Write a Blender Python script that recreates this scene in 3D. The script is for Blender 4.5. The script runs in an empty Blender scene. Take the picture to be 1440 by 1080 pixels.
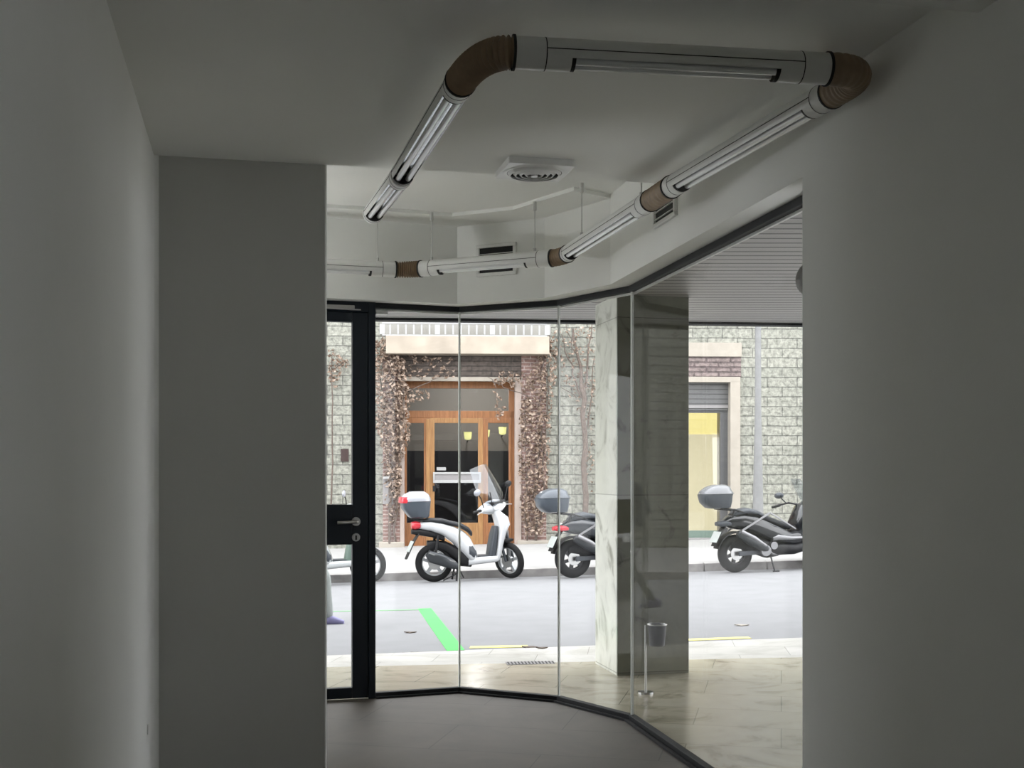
import bpy, bmesh, math, random
from mathutils import Vector, Matrix, Euler
random.seed(7)
S = bpy.context.scene
COL = S.collection
PI = math.pi
FP, HY, EYE = 1680.0, 663.0, 1.45          # focal length in pixels, horizon row, eye height

# ------------------------------------------------------------------ helpers
def V(*a): return Vector(a)
def lerp(a, b, t): return a + (b - a) * t
def at(px, py, Y): return Vector(((px - 720) / FP * Y, Y, EYE + (HY - py) / FP * Y))
def onz(px, py, z):
    Y = (z - EYE) * FP / (HY - py)
    return Vector(((px - 720) / FP * Y, Y, z))

class MB:
    def __init__(s): s.bm = bmesh.new()
    def _add(s, vs, fs):
        v = [s.bm.verts.new(p) for p in vs]
        out = []
        for f in fs:
            try: out.append(s.bm.faces.new([v[i] for i in f]))
            except ValueError: pass
        return v
    def box(s, x0, x1, y0, y1, z0, z1, M=None):
        vs = [V(x, y, z) for z in (z0, z1) for x, y in ((x0, y0), (x1, y0), (x1, y1), (x0, y1))]
        if M: vs = [M @ p for p in vs]
        s._add(vs, [(0, 3, 2, 1), (4, 5, 6, 7), (0, 1, 5, 4), (1, 2, 6, 5), (2, 3, 7, 6), (3, 0, 4, 7)])
        return s
    def bar(s, p, q, w, h, up=V(0, 0, 1)):
        p, q = Vector(p), Vector(q); d = (q - p).normalized()
        a = d.cross(up)
        if a.length < 1e-4: a = d.cross(V(1, 0, 0))
        a.normalize(); b = a.cross(d)
        vs = [c + a * i * w / 2 + b * j * h / 2 for c in (p, q) for i, j in ((-1, -1), (1, -1), (1, 1), (-1, 1))]
        s._add(vs, [(0, 3, 2, 1), (4, 5, 6, 7), (0, 1, 5, 4), (1, 2, 6, 5), (2, 3, 7, 6), (3, 0, 4, 7)])
        return s
    def prism(s, pts, z0, z1):
        n = len(pts)
        vs = [V(p[0], p[1], z0) for p in pts] + [V(p[0], p[1], z1) for p in pts]
        s._add(vs, [tuple(range(n))[::-1], tuple(range(n, 2 * n))] + [(i, (i + 1) % n, n + (i + 1) % n, n + i) for i in range(n)])
        return s
    def prismy(s, pts, y0, y1):                     # outline in x, z
        n = len(pts)
        vs = [V(p[0], y0, p[1]) for p in pts] + [V(p[0], y1, p[1]) for p in pts]
        s._add(vs, [tuple(range(n)), tuple(range(n, 2 * n))[::-1]] + [((i + 1) % n, i, n + i, n + (i + 1) % n) for i in range(n)])
        return s
    def rings(s, rings, cap=True, closed=False):
        n = len(rings[0]); vs = [p for r in rings for p in r]; fs = []
        m = len(rings)
        for k in range(m if closed else m - 1):
            for i in range(n):
                a, b = k * n + i, k * n + (i + 1) % n
                c, d = ((k + 1) % m) * n + (i + 1) % n, ((k + 1) % m) * n + i
                fs.append((a, b, c, d))
        if cap and not closed: fs += [tuple(range(n))[::-1], tuple(range((m - 1) * n, m * n))]
        s._add(vs, fs); return s
    def tube(s, path, r, n=12, cap=True):
        path = [Vector(p) for p in path]
        rr = r if isinstance(r, (list, tuple)) else [r] * len(path)
        rings, prev = [], None
        for i, p in enumerate(path):
            d = (path[min(i + 1, len(path) - 1)] - path[max(i - 1, 0)]).normalized()
            if prev is None:
                a = d.cross(V(0, 0, 1))
                if a.length < 1e-3: a = d.cross(V(1, 0, 0))
            else: a = prev - d * prev.dot(d)
            a.normalize(); prev = a; b = d.cross(a)
            rings.append([p + (a * math.cos(t) + b * math.sin(t)) * rr[i] for t in [2 * PI * k / n for k in range(n)]])
        return s.rings(rings, cap)
    def ell(s, c, rx, ry, rz, n=16, m=10, M=None):
        c = Vector(c); rings = []
        for k in range(m + 1):
            t = PI * (k + .02) / (m + .04)
            rings.append([c + V(rx * math.sin(t) * math.cos(a), ry * math.sin(t) * math.sin(a), -rz * math.cos(t)) for a in [2 * PI * i / n for i in range(n)]])
        if M: rings = [[M @ p for p in r] for r in rings]
        return s.rings(rings)
    def se(s, secs, n=20, e=2.6):                  # secs: (centre, axis u (half), axis v (half))
        rings = []
        for c, u, v in secs:
            r = []
            for k in range(n):
                t = 2 * PI * k / n; ct, st = math.cos(t), math.sin(t)
                r.append(Vector(c) + Vector(u) * math.copysign(abs(ct) ** (2 / e), ct) + Vector(v) * math.copysign(abs(st) ** (2 / e), st))
            rings.append(r)
        return s.rings(rings)
    def loftx(s, L, n=20, e=2.8):                  # (x, zlo, zhi, half width)
        return s.se([(V(x, 0, (a + b) / 2), V(0, w, 0), V(0, 0, (b - a) / 2)) for x, a, b, w in L], n, e)
    def loftz(s, L, n=20, e=2.8):                  # (z, x0, x1, half width)
        return s.se([(V((a + b) / 2, 0, z), V((b - a) / 2, 0, 0), V(0, w, 0)) for z, a, b, w in L], n, e)
    def torus(s, c, R, r, rw=None, n=36, m=12):    # wheel about the y axis; rw = half width
        c = Vector(c); rw = rw or r; rings = []
        for k in range(n):
            a = 2 * PI * k / n; d = V(math.cos(a), 0, math.sin(a))
            rings.append([c + d * (R + r * math.cos(t)) + V(0, rw * math.sin(t), 0) for t in [2 * PI * i / m for i in range(m)]])
        return s.rings(rings, closed=True)
    def disc(s, c, R, h, n=24, ax='y'):
        c = Vector(c); rings = []
        for o in (-h / 2, h / 2):
            r = []
            for i in range(n):
                a = 2 * PI * i / n; x, y = R * math.cos(a), R * math.sin(a)
                r.append(c + (V(x, o, y) if ax == 'y' else V(x, y, o) if ax == 'z' else V(o, x, y)))
            rings.append(r)
        return s.rings(rings)
    def slab(s, g, th):                             # g: rows of points; adds the underside and the edges
        W = len(g[0]); H = len(g); top = [p for r in g for p in r]; n = W * H
        vs = top + [p - V(0, 0, th) for p in top]; fs = []
        for j in range(H - 1):
            for i in range(W - 1):
                a, b, c, d = j * W + i, j * W + i + 1, (j + 1) * W + i + 1, (j + 1) * W + i
                fs += [(a, b, c, d), (n + d, n + c, n + b, n + a)]
        per = [i for i in range(W)] + [j * W + W - 1 for j in range(1, H)] + [(H - 1) * W + i for i in range(W - 2, -1, -1)] + [j * W for j in range(H - 2, 0, -1)]
        for k in range(len(per)):
            a, b = per[k], per[(k + 1) % len(per)]; fs.append((b, a, n + a, n + b))
        s._add(vs, fs); return s
    def xf(s, M):
        bmesh.ops.transform(s.bm, matrix=M, verts=s.bm.verts[:]); return s
    def build(s, name, mat, parent=None, smooth=False, bevel=0, world=False, xf=None, solid=0):
        if xf: s.xf(xf)
        if world and parent is not None: s.xf(root_of(parent).matrix_basis.inverted())
        bmesh.ops.recalc_face_normals(s.bm, faces=s.bm.faces[:])
        me = bpy.data.meshes.new(name); s.bm.to_mesh(me); s.bm.free()
        if smooth:
            for p in me.polygons: p.use_smooth = True
            try: me.set_sharp_from_angle(angle=R(38))
            except Exception: pass
        o = bpy.data.objects.new(name, me); COL.objects.link(o)
        me.materials.append(mat)
        if parent is not None: o.parent = parent
        if bevel:
            b = o.modifiers.new('bv', 'BEVEL'); b.width = bevel; b.segments = 2; b.limit_method = 'ANGLE'; b.angle_limit = R(40)
        return o
def R(d): return math.radians(d)
def root_of(o):
    while o.parent: o = o.parent
    return o
def thing(name, label, cat, loc=(0, 0, 0), rot=(0, 0, 0), group=None, kind=None):
    o = bpy.data.objects.new(name, None); COL.objects.link(o)
    o.location = loc; o.rotation_euler = rot; o.empty_display_size = .1
    bpy.context.view_layer.update()
    return tag(o, label, cat, group, kind)
def tag(o, label, cat, group=None, kind=None):
    o['label'] = label; o['category'] = cat
    if group: o['group'] = group
    if kind: o['kind'] = kind
    return o
def struct(o, label, cat): return tag(o, label, cat, kind='structure')

# ------------------------------------------------------------------ materials
def M(name, col, rough=.5, metal=0, var=0, vs=8, bump=0, bs=60, emit=0, ecol=None, spec=.5, coat=0):
    m = bpy.data.materials.new(name); m.use_nodes = True
    nt = m.node_tree; b = nt.nodes['Principled BSDF']; L = nt.links
    b.inputs['Roughness'].default_value = rough; b.inputs['Metallic'].default_value = metal
    b.inputs['Specular IOR Level'].default_value = spec; b.inputs['Coat Weight'].default_value = coat
    b.inputs['Base Color'].default_value = (*col, 1)
    tc = nt.nodes.new('ShaderNodeTexCoord')
    if var:
        n = nt.nodes.new('ShaderNodeTexNoise'); n.inputs['Scale'].default_value = vs; n.inputs['Detail'].default_value = 5
        L.new(tc.outputs['Object'], n.inputs['Vector'])
        r = nt.nodes.new('ShaderNodeValToRGB')
        r.color_ramp.elements[0].position = .3; r.color_ramp.elements[1].position = .7
        r.color_ramp.elements[0].color = (*[c * (1 - var) for c in col], 1)
        r.color_ramp.elements[1].color = (*[min(1, c * (1 + var)) for c in col], 1)
        L.new(n.outputs['Fac'], r.inputs['Fac']); L.new(r.outputs['Color'], b.inputs['Base Color'])
    if bump:
        n2 = nt.nodes.new('ShaderNodeTexNoise'); n2.inputs['Scale'].default_value = bs; n2.inputs['Detail'].default_value = 4
        L.new(tc.outputs['Object'], n2.inputs['Vector'])
        bp = nt.nodes.new('ShaderNodeBump'); bp.inputs['Strength'].default_value = bump; bp.inputs['Distance'].default_value = .02
        L.new(n2.outputs['Fac'], bp.inputs['Height']); L.new(bp.outputs['Normal'], b.inputs['Normal'])
    if emit:
        b.inputs['Emission Color'].default_value = (*(ecol or col), 1); b.inputs['Emission Strength'].default_value = emit
    return m
def ramp(nt, src, stops):
    r = nt.nodes.new('ShaderNodeValToRGB'); e = r.color_ramp.elements
    e[0].position, e[0].color = stops[0][0], (*stops[0][1], 1)
    e[1].position, e[1].color = stops[-1][0], (*stops[-1][1], 1)
    for p, c in stops[1:-1]:
        k = e.new(p); k.color = (*c, 1)
    nt.links.new(src, r.inputs['Fac']); return r.outputs['Color']
def brick_mat(name, c1, c2, mortar, w, h, msize=.012, bump=.6, rough=.85, nscale=5, nstr=.35, off=.5, swap=True):
    m = M(name, c1, rough); nt = m.node_tree; L = nt.links; b = nt.nodes['Principled BSDF']
    tc = nt.nodes['Texture Coordinate']
    sx = nt.nodes.new('ShaderNodeSeparateXYZ'); cx = nt.nodes.new('ShaderNodeCombineXYZ')
    L.new(tc.outputs['Object'], sx.inputs[0]); L.new(sx.outputs['X'], cx.inputs['X'])
    L.new(sx.outputs['Z' if swap else 'Y'], cx.inputs['Y'])
    nz = nt.nodes.new('ShaderNodeTexNoise'); nz.inputs['Scale'].default_value = 2.3; L.new(tc.outputs['Object'], nz.inputs['Vector'])
    mx = nt.nodes.new('ShaderNodeVectorMath'); mx.operation = 'SCALE'; mx.inputs['Scale'].default_value = .03
    L.new(nz.outputs['Color'], mx.inputs[0])
    ad = nt.nodes.new('ShaderNodeVectorMath'); L.new(cx.outputs[0], ad.inputs[0]); L.new(mx.outputs[0], ad.inputs[1])
    br = nt.nodes.new('ShaderNodeTexBrick'); L.new(ad.outputs[0], br.inputs['Vector'])
    br.offset = off; br.inputs['Scale'].default_value = 1
    br.inputs['Brick Width'].default_value = w; br.inputs['Row Height'].default_value = h
    br.inputs['Mortar Size'].default_value = msize; br.inputs['Mortar Smooth'].default_value = .3; br.inputs['Bias'].default_value = -.1
    br.inputs['Color1'].default_value = (*c1, 1); br.inputs['Color2'].default_value = (*c2, 1); br.inputs['Mortar'].default_value = (*mortar, 1)
    n = nt.nodes.new('ShaderNodeTexNoise'); n.inputs['Scale'].default_value = nscale * 3; n.inputs['Detail'].default_value = 8; n.inputs['Roughness'].default_value = .65
    L.new(tc.outputs['Object'], n.inputs['Vector'])
    rc = ramp(nt, n.outputs['Fac'], [(.32, (1 - nstr,) * 3), (.6, (1, 1, 1))])
    mul = nt.nodes.new('ShaderNodeMix'); mul.data_type = 'RGBA'; mul.blend_type = 'MULTIPLY'; mul.inputs['Factor'].default_value = 1
    L.new(br.outputs['Color'], mul.inputs['A']); L.new(rc, mul.inputs['B']); L.new(mul.outputs['Result'], b.inputs['Base Color'])
    sb = nt.nodes.new('ShaderNodeMath'); sb.operation = 'SUBTRACT'; L.new(n.outputs['Fac'], sb.inputs[0]); L.new(br.outputs['Fac'], sb.inputs[1])
    bp = nt.nodes.new('ShaderNodeBump'); bp.inputs['Strength'].default_value = bump; bp.inputs['Distance'].default_value = .04
    L.new(sb.outputs[0], bp.inputs['Height']); L.new(bp.outputs['Normal'], b.inputs['Normal'])
    return m
def marble_mat(name, base, vein, scale, rough, tile=None, dist=6, lo=.5, hi=.62):
    m = M(name, base, rough); nt = m.node_tree; L = nt.links; b = nt.nodes['Principled BSDF']; tc = nt.nodes['Texture Coordinate']
    n = nt.nodes.new('ShaderNodeTexNoise'); n.inputs['Scale'].default_value = scale; n.inputs['Detail'].default_value = 9
    n.inputs['Roughness'].default_value = .62; n.inputs['Distortion'].default_value = 1.6
    L.new(tc.outputs['Object'], n.inputs['Vector'])
    c = ramp(nt, n.outputs['Fac'], [(.28, vein), (lo, base), (hi, [min(1, x * 1.12) for x in base]), (.85, [x * .85 for x in base])])
    if tile:
        br = nt.nodes.new('ShaderNodeTexBrick'); br.offset = tile[2]; br.inputs['Scale'].default_value = 1
        br.inputs['Brick Width'].default_value = tile[0]; br.inputs['Row Height'].default_value = tile[1]; br.inputs['Mortar Size'].default_value = .003
        for k in ('Color1', 'Color2'): br.inputs[k].default_value = (1, 1, 1, 1)
        br.inputs['Color2'].default_value = (.9, .9, .88, 1)
        br.inputs['Mortar'].default_value = (.45, .45, .42, 1)
        mp = nt.nodes.new('ShaderNodeMapping'); mp.inputs['Rotation'].default_value = tile[3]
        L.new(tc.outputs['Object'], mp.inputs['Vector']); L.new(mp.outputs[0], br.inputs['Vector'])
        mul = nt.nodes.new('ShaderNodeMix'); mul.data_type = 'RGBA'; mul.blend_type = 'MULTIPLY'; mul.inputs['Factor'].default_value = 1
        L.new(c, mul.inputs['A']); L.new(br.outputs['Color'], mul.inputs['B']); c = mul.outputs['Result']
    L.new(c, b.inputs['Base Color']); return m
def glass_mat(name, tint=(.94, .965, .95), boost=1.0, rough=0.0):
    m = bpy.data.materials.new(name); m.use_nodes = True; nt = m.node_tree; L = nt.links
    nt.nodes.clear(); out = nt.nodes.new('ShaderNodeOutputMaterial')
    g = nt.nodes.new('ShaderNodeNewGeometry'); d = nt.nodes.new('ShaderNodeVectorMath'); d.operation = 'DOT_PRODUCT'
    L.new(g.outputs['Incoming'], d.inputs[0]); L.new(g.outputs['Normal'], d.inputs[1])
    def mth(op, a, b=None):
        k = nt.nodes.new('ShaderNodeMath'); k.operation = op
        for i, q in enumerate((a, b)):
            if q is None: continue
            if isinstance(q, (int, float)): k.inputs[i].default_value = q
            else: L.new(q, k.inputs[i])
        return k.outputs[0]
    c = mth('ABSOLUTE', d.outputs['Value']); c = mth('SUBTRACT', 1.0, c); c = mth('POWER', c, 5.0)
    c = mth('MULTIPLY', c, .96 * boost); c = mth('ADD', c, .04 * boost)
    t = nt.nodes.new('ShaderNodeBsdfTransparent'); t.inputs['Color'].default_value = (*tint, 1)
    gl = nt.nodes.new('ShaderNodeBsdfGlossy'); gl.inputs['Roughness'].default_value = rough
    mx = nt.nodes.new('ShaderNodeMixShader'); L.new(c, mx.inputs[0]); L.new(t.outputs[0], mx.inputs[1]); L.new(gl.outputs[0], mx.inputs[2])
    L.new(mx.outputs[0], out.inputs['Surface']); return m
def stripe_mat(name, c, line, period, frac, rough, metal, axis='Y'):
    m = M(name, c, rough, metal); nt = m.node_tree; L = nt.links; b = nt.nodes['Principled BSDF']; tc = nt.nodes['Texture Coordinate']
    sx = nt.nodes.new('ShaderNodeSeparateXYZ'); L.new(tc.outputs['Object'], sx.inputs[0])
    k = nt.nodes.new('ShaderNodeMath'); k.operation = 'DIVIDE'; k.inputs[1].default_value = period; L.new(sx.outputs[axis], k.inputs[0])
    f = nt.nodes.new('ShaderNodeMath'); f.operation = 'FRACT'; L.new(k.outputs[0], f.inputs[0])
    n = nt.nodes.new('ShaderNodeTexNoise'); n.inputs['Scale'].default_value = 1.2; L.new(tc.outputs['Object'], n.inputs['Vector'])
    cc = ramp(nt, f.outputs[0], [(0, line), (frac * .8, line), (frac, c), (1, [x * .9 for x in c])])
    L.new(cc, b.inputs['Base Color'])
    bp = nt.nodes.new('ShaderNodeBump'); bp.inputs['Strength'].default_value = .5; bp.inputs['Distance'].default_value = .01
    L.new(cc, bp.inputs['Height']); L.new(bp.outputs['Normal'], b.inputs['Normal'])
    return m
def wood_mat(name, c1, c2, rough=.4, scale=3):
    m = M(name, c1, rough, coat=.15); nt = m.node_tree; L = nt.links; b = nt.nodes['Principled BSDF']; tc = nt.nodes['Texture Coordinate']
    mp = nt.nodes.new('ShaderNodeMapping'); mp.inputs['Scale'].default_value = (12, 12, 1.2); L.new(tc.outputs['Object'], mp.inputs['Vector'])
    n = nt.nodes.new('ShaderNodeTexNoise'); n.inputs['Scale'].default_value = scale; n.inputs['Detail'].default_value = 6; L.new(mp.outputs[0], n.inputs['Vector'])
    L.new(ramp(nt, n.outputs['Fac'], [(.3, c2), (.65, c1)]), b.inputs['Base Color']); return m

WHITE = (.82, .825, .80)
mt = dict(
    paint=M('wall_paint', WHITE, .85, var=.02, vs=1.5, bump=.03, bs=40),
    dimwhite=M('dimmed_partition_white', (.50, .50, .475), .85, var=.02, vs=1.5, bump=.03, bs=40),  # wall white taken down: the partition's dimness is put into the colour
    ceilp=M('ceiling_paint', (.87, .875, .85), .9, var=.02, vs=1.2),
    floor=marble_mat('interior_floor', (.098, .084, .068), (.078, .068, .056), 1.6, .5, (1.2, .6, .5, (0, 0, R(12.7)))),
    black=M('black_metal', (.010, .011, .013), .6, spec=.25),
    navy=M('dark_frame', (.006, .010, .016), .4, spec=.3),
    alu=M('white_aluminium', (.74, .74, .72), .32, var=.02),
    chrome=M('chrome', (.85, .86, .87), .16, 1),
    lamp=M('lamp_glass', (.86, .87, .87), .12, spec=.8, coat=.6),
    slot=M('dark_gap', (.012, .012, .012), .7),
    brownhose=M('brown_corrugated', (.27, .19, .12), .55, var=.15, vs=30),
    steel=M('brushed_steel', (.48, .48, .47), .28, 1),
    rod=M('rod_white', (.6, .6, .58), .5),
    glass=glass_mat('clear_glass', (.98, .984, .98), .28),
    seal=M('glass_edge', (.72, .75, .72), .3),
    porch=marble_mat('porch_marble', (.50, .465, .365), (.22, .18, .115), 2.1, .22, (1.0, .5, .5, (0, 0, R(12.7))), lo=.46, hi=.66),
    darkmarble=marble_mat('darker_marble', (.185, .19, .155), (.05, .055, .04), 3.2, .14, (4, 1.28, 0, (R(90), 0, 0)), lo=.42, hi=.6),
    pave=marble_mat('pavement_stone', (.46, .45, .42), (.33, .315, .28), 1.5, .6, (.8, .4, .5, (0, 0, R(6)))),
    pillar=marble_mat('pillar_marble', (.74, .75, .69), (.24, .24, .17), 2.6, .3, (4, 1.28, 0, (R(90), 0, 0)), lo=.46, hi=.62),
    soffit=stripe_mat('soffit_slats', (.42, .40, .39), (.04, .036, .036), .13, .22, .42, .35),
    road=M('road', (.205, .207, .212), .9, var=.05, vs=3, bump=.1, bs=80),
    walk=M('sidewalk', (.30, .296, .288), .85, var=.06, vs=4),
    curb=M('curb_stone', (.34, .325, .315), .8, var=.25, vs=5),
    stone=brick_mat('rusticated_stone', (.335, .335, .285), (.285, .29, .245), (.165, .165, .145), .62, .2, .011, 1.0, nstr=.6, nscale=4),
    brick=brick_mat('brown_brick', (.22, .13, .11), (.28, .18, .155), (.42, .34, .31), .26, .075, .012, .5, nstr=.45),
    slate=brick_mat('brown_slate', (.10, .082, .07), (.13, .105, .09), (.06, .05, .045), .8, .1, .01, .8, nstr=.5),
    pinkbrick=brick_mat('pink_brick', (.25, .195, .185), (.21, .16, .155), (.11, .08, .08), .5, .1, .02, .9, nstr=.6),
    cream=M('cream_render', (.33, .285, .23), .8, var=.16, vs=2.5),
    greyr=M('grey_render', (.24, .235, .215), .85, var=.08, vs=1.5),
    beige=M('beige_stone', (.32, .29, .245), .8, var=.06, vs=6),
    pink=M('pink_stone', (.34, .28, .245), .75, var=.06, vs=6),
    whitep=M('white_paint', (.33, .33, .325), .4),
    wood=wood_mat('oak', (.27, .115, .042), (.18, .07, .022)),
    woodl=wood_mat('oak_light', (.31, .165, .062), (.21, .10, .034)),
    dark=M('dark_reflection', (.035, .035, .042), .7),
    lobby=M('lobby_wall', (.42, .39, .35), .8),
    dglass=glass_mat('door_glass', (.55, .57, .6), 1.2),
    grey=M('grey_panel', (.22, .21, .21), .5),
    yellow=M('lit_yellow', (.6, .5, .17), .8, emit=.21, ecol=(1, .86, .36)),
    creamlit=M('lit_cream', (.50, .44, .29), .8, emit=.14, ecol=(1, .89, .62)),
    sconce=M('sconce', (.95, .88, .35), .5, emit=.5, ecol=(1, .93, .35)),
    slats=stripe_mat('shutter', (.10, .10, .103), (.03, .03, .03), .1, .2, .5, 0, 'Z'),
    greenb=M('green_panel', (.12, .17, .14), .4),
    pole=M('grey_post', (.19, .192, .192), .7, 0, var=.08),
    stem=M('vine_stem', (.11, .085, .07), .9, var=.3, vs=20, bump=.4),
    leaf=None,
    green=M('green_paint', (.075, .47, .10), .8, var=.06, vs=6), greenf=M('worn_green_paint', (.15, .31, .15), .85, var=.1, vs=6),
    yline=M('yellow_paint', (.80, .72, .22), .8, var=.1, vs=6),
    scw=M('white_bodywork', (.52, .53, .54), .22, coat=.5),
    scs=M('silver_bodywork', (.50, .52, .52), .3, .3, coat=.4),
    scb=M('black_bodywork', (.006, .007, .009), .22, coat=.6),
    scg=M('slate_bodywork', (.022, .026, .031), .25, coat=.5),
    plas=M('black_plastic', (.008, .008, .009), .5, spec=.35),
    gplas=M('grey_plastic', (.045, .051, .06), .4, spec=.4),
    bluep=M('blue_grey_plastic', (.05, .062, .078), .35, coat=.3),
    seat=M('seat_vinyl', (.022, .024, .027), .5, spec=.35),
    tyre=M('tyre', (.010, .010, .0105), .8, spec=.3, bump=.2, bs=120),
    rimm=M('rim', (.42, .43, .44), .35, .7),
    rimd=M('rim_dark', (.05, .05, .053), .4, .5),
    muff=M('muffler', (.05, .054, .058), .38, .6),
    muffs=M('muffler_silver', (.22, .22, .225), .35, .8),
    red=M('red_lens', (.55, .03, .045), .2, coat=.5),
    plate=M('licence_plate', (.42, .45, .43), .4),
    screen=glass_mat('windscreen', (.82, .84, .86), 1.6),
    glid=M('grey_lid', (.12, .125, .135), .22, coat=.5),
    lid=M('pale_lid', (.33, .34, .37), .25, coat=.4),
    skin=M('skin', (.50, .33, .25), .55), cloth=M('grey_trousers', (.30, .32, .31), .9, bump=.3, bs=30),
    coatm=M('dark_coat', (.06, .07, .10), .9), shoe=M('violet_shoe', (.20, .19, .34), .6), hair=M('hair', (.05, .035, .025), .7),
)
def leaf_mat():
    m = M('dry_leaf', (.5, .38, .3), .9); nt = m.node_tree; b = nt.nodes['Principled BSDF']; tc = nt.nodes['Texture Coordinate']
    n = nt.nodes.new('ShaderNodeTexNoise'); n.inputs['Scale'].default_value = 14; n.inputs['Detail'].default_value = 3
    nt.links.new(tc.outputs['Object'], n.inputs['Vector'])
    nt.links.new(ramp(nt, n.outputs['Fac'], [(.32, (.055, .036, .026)), (.47, (.185, .125, .088)), (.66, (.42, .335, .27))]), b.inputs['Base Color'])
    return m
mt['leaf'] = leaf_mat()

# ------------------------------------------------------------------ camera
cam = bpy.data.cameras.new('camera'); co = bpy.data.objects.new('camera', cam); COL.objects.link(co)
co.location = (0, 0, EYE); co.rotation_euler = (R(90), 0, 0)
cam.sensor_fit = 'HORIZONTAL'; cam.sensor_width = 36; cam.lens = FP / 1440 * 36
cam.shift_y = (HY - 540) / 1440; cam.clip_start = .05; cam.clip_end = 300
S.camera = co

# ------------------------------------------------------------------ plan of the shop
CZ, UZ, GT, TZ = 2.80, 3.05, 2.53, 2.69    # low ceiling, recess ceiling, glass top, light tube axis
P527, P646, P786, P889, PEND = V(-.880, 7.66), V(-.346, 7.858), V(.2964, 7.54), V(.700, 6.96), V(1.295, 3.957)
ddir = V(-.9615, -.2740)
PDL = P527 + ddir * .98                    # far jamb of the door
PLL = P527 + ddir * 9.0
E0, ED = V(-.808, 5.262), V(.9754, .2204)  # free end of the stub wall, direction of the ceiling edge
LW = V(-.2146, .9767)                      # direction of the side wall, away from the camera
def offs(pts, d):
    out = []
    for i, p in enumerate(pts):
        a = (pts[i] - pts[i - 1]).normalized() if i else None
        b = (pts[i + 1] - pts[i]).normalized() if i < len(pts) - 1 else None
        na = V(a.y, -a.x) if a else None; nb = V(b.y, -b.x) if b else None
        if na is None: n = nb
        elif nb is None: n = na
        else: n = (na + nb) / (1 + na.dot(nb))
        out.append(p + n * d)
    return out
GLINE = [PLL, PDL, P527, P646, P786, P889, PEND]

# floor, ceilings
o = MB().prism([(-2.2, -3.2), (2.9, -3.2), (PEND.x, PEND.y), (P889.x, P889.y), (P786.x, P786.y), (P646.x, P646.y), (P527.x, P527.y), (PDL.x, PDL.y), (-5.3, 6.4), (-5.3, 3.9)], -.15, 0).build('floor', mt['floor'])
struct(o, 'grey stone tile floor inside the empty shop', 'floor')
e = lambda t: E0 + ED * t
o = MB().prism([e(-4.8), e(2.3), (3.1, -3.2), (-5.6, -3.2)], CZ, CZ + .2).build('ceiling', mt['ceilp'])
struct(o, 'low white plaster ceiling above the corridor', 'ceiling')
o = MB().prism([(-5.4, 3.9), (1.4, 3.9), (1.4, 8.1), (-5.4, 8.1)], UZ, UZ + .1).build('ceiling', mt['ceilp'])
struct(o, 'higher white ceiling of the recess behind the glass front', 'ceiling')
inner = offs(GLINE, .14); band = offs(GLINE[1:-1], .43)
o = MB().prism([tuple(p) for p in inner[1:-1]] + [tuple(p) for p in band][::-1], UZ - .022, UZ + .02).build('trim_1', mt['ceilp'])
struct(o, 'shallow lowered border around the recess ceiling', 'ceiling border')

# walls
def wallbox(name, p, q, z0, z1, t, mat='paint', label='', cat='wall', side=1, bevel=0):
    p, q = Vector(p[:2]), Vector(q[:2]); d = (q - p).normalized(); n = V(d.y, -d.x) * side * t
    o = MB().prism([p, q, q + n, p + n], z0, z1).build(name, mt[mat], bevel=bevel)
    return struct(o, label, cat)
WL0, WL1 = V(-.42, 0) - LW * 3.2, V(-.42, 0) + LW * 5.235
# side wall with a softly rounded inner corner where it meets the stub wall
rad = .02; corner = V(-1.528, 5.099)
fil = []
c0 = corner - LW * rad + ED * rad
for k in range(9):
    a = PI / 2 * k / 8
    fil.append(c0 - ED * rad * math.cos(a) + LW * rad * math.sin(a))
o = MB().prism([WL0, *fil, corner + LW * .05 + ED * rad, corner - ED * .2 + LW * .05, WL0 - ED * .2], 0, CZ + .05).build('wall_left', mt['paint'], smooth=True)
struct(o, 'long plain white side wall of the corridor', 'wall')
st0 = E0 - ED * 4.7
o = MB().prism([st0, E0 - ED * .012, E0 + LW * .12 - ED * .0, st0 + LW * .12], 0, CZ + .22).build('wall_partition', mt['dimwhite'], bevel=.006)
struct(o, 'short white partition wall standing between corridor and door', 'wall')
RD = (P889 - PEND).normalized()
NIN = V(RD.y, -RD.x) * -1 if RD.x < 0 and V(RD.y, -RD.x).x > 0 else V(RD.y, -RD.x)
_p = PEND + NIN * .155; _k = (1128.5 - 720) / FP; _s = (_k * _p.y - _p.x) / (RD.x - _k * RD.y)
WR1 = _p + RD * _s; WRJ = WR1 - RD * 1.40; WR0 = WR1 - RD * 8.0
S0, S1 = 2.9, 3.95                          # an added, unseen window in this wall for fill light
WN = V(RD.y, -RD.x)
def wseg(s0, s1, z0, z1, t0, t1):
    a, b = WR1 - RD * s0, WR1 - RD * s1
    return [a + WN * t0, b + WN * t0, b + WN * t1, a + WN * t1], z0, z1
mb = MB()
for a in ((0, S0, 0, CZ + .02), (S1, 8, 0, CZ + .02), (S0, S1, 0, 1.3), (S0, S1, 1.85, CZ + .02)): mb.prism(*wseg(*a, 0, .25))
struct(mb.build('wall_right', mt['paint']), 'plain white wall next to the slanting glass panel', 'wall')
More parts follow.
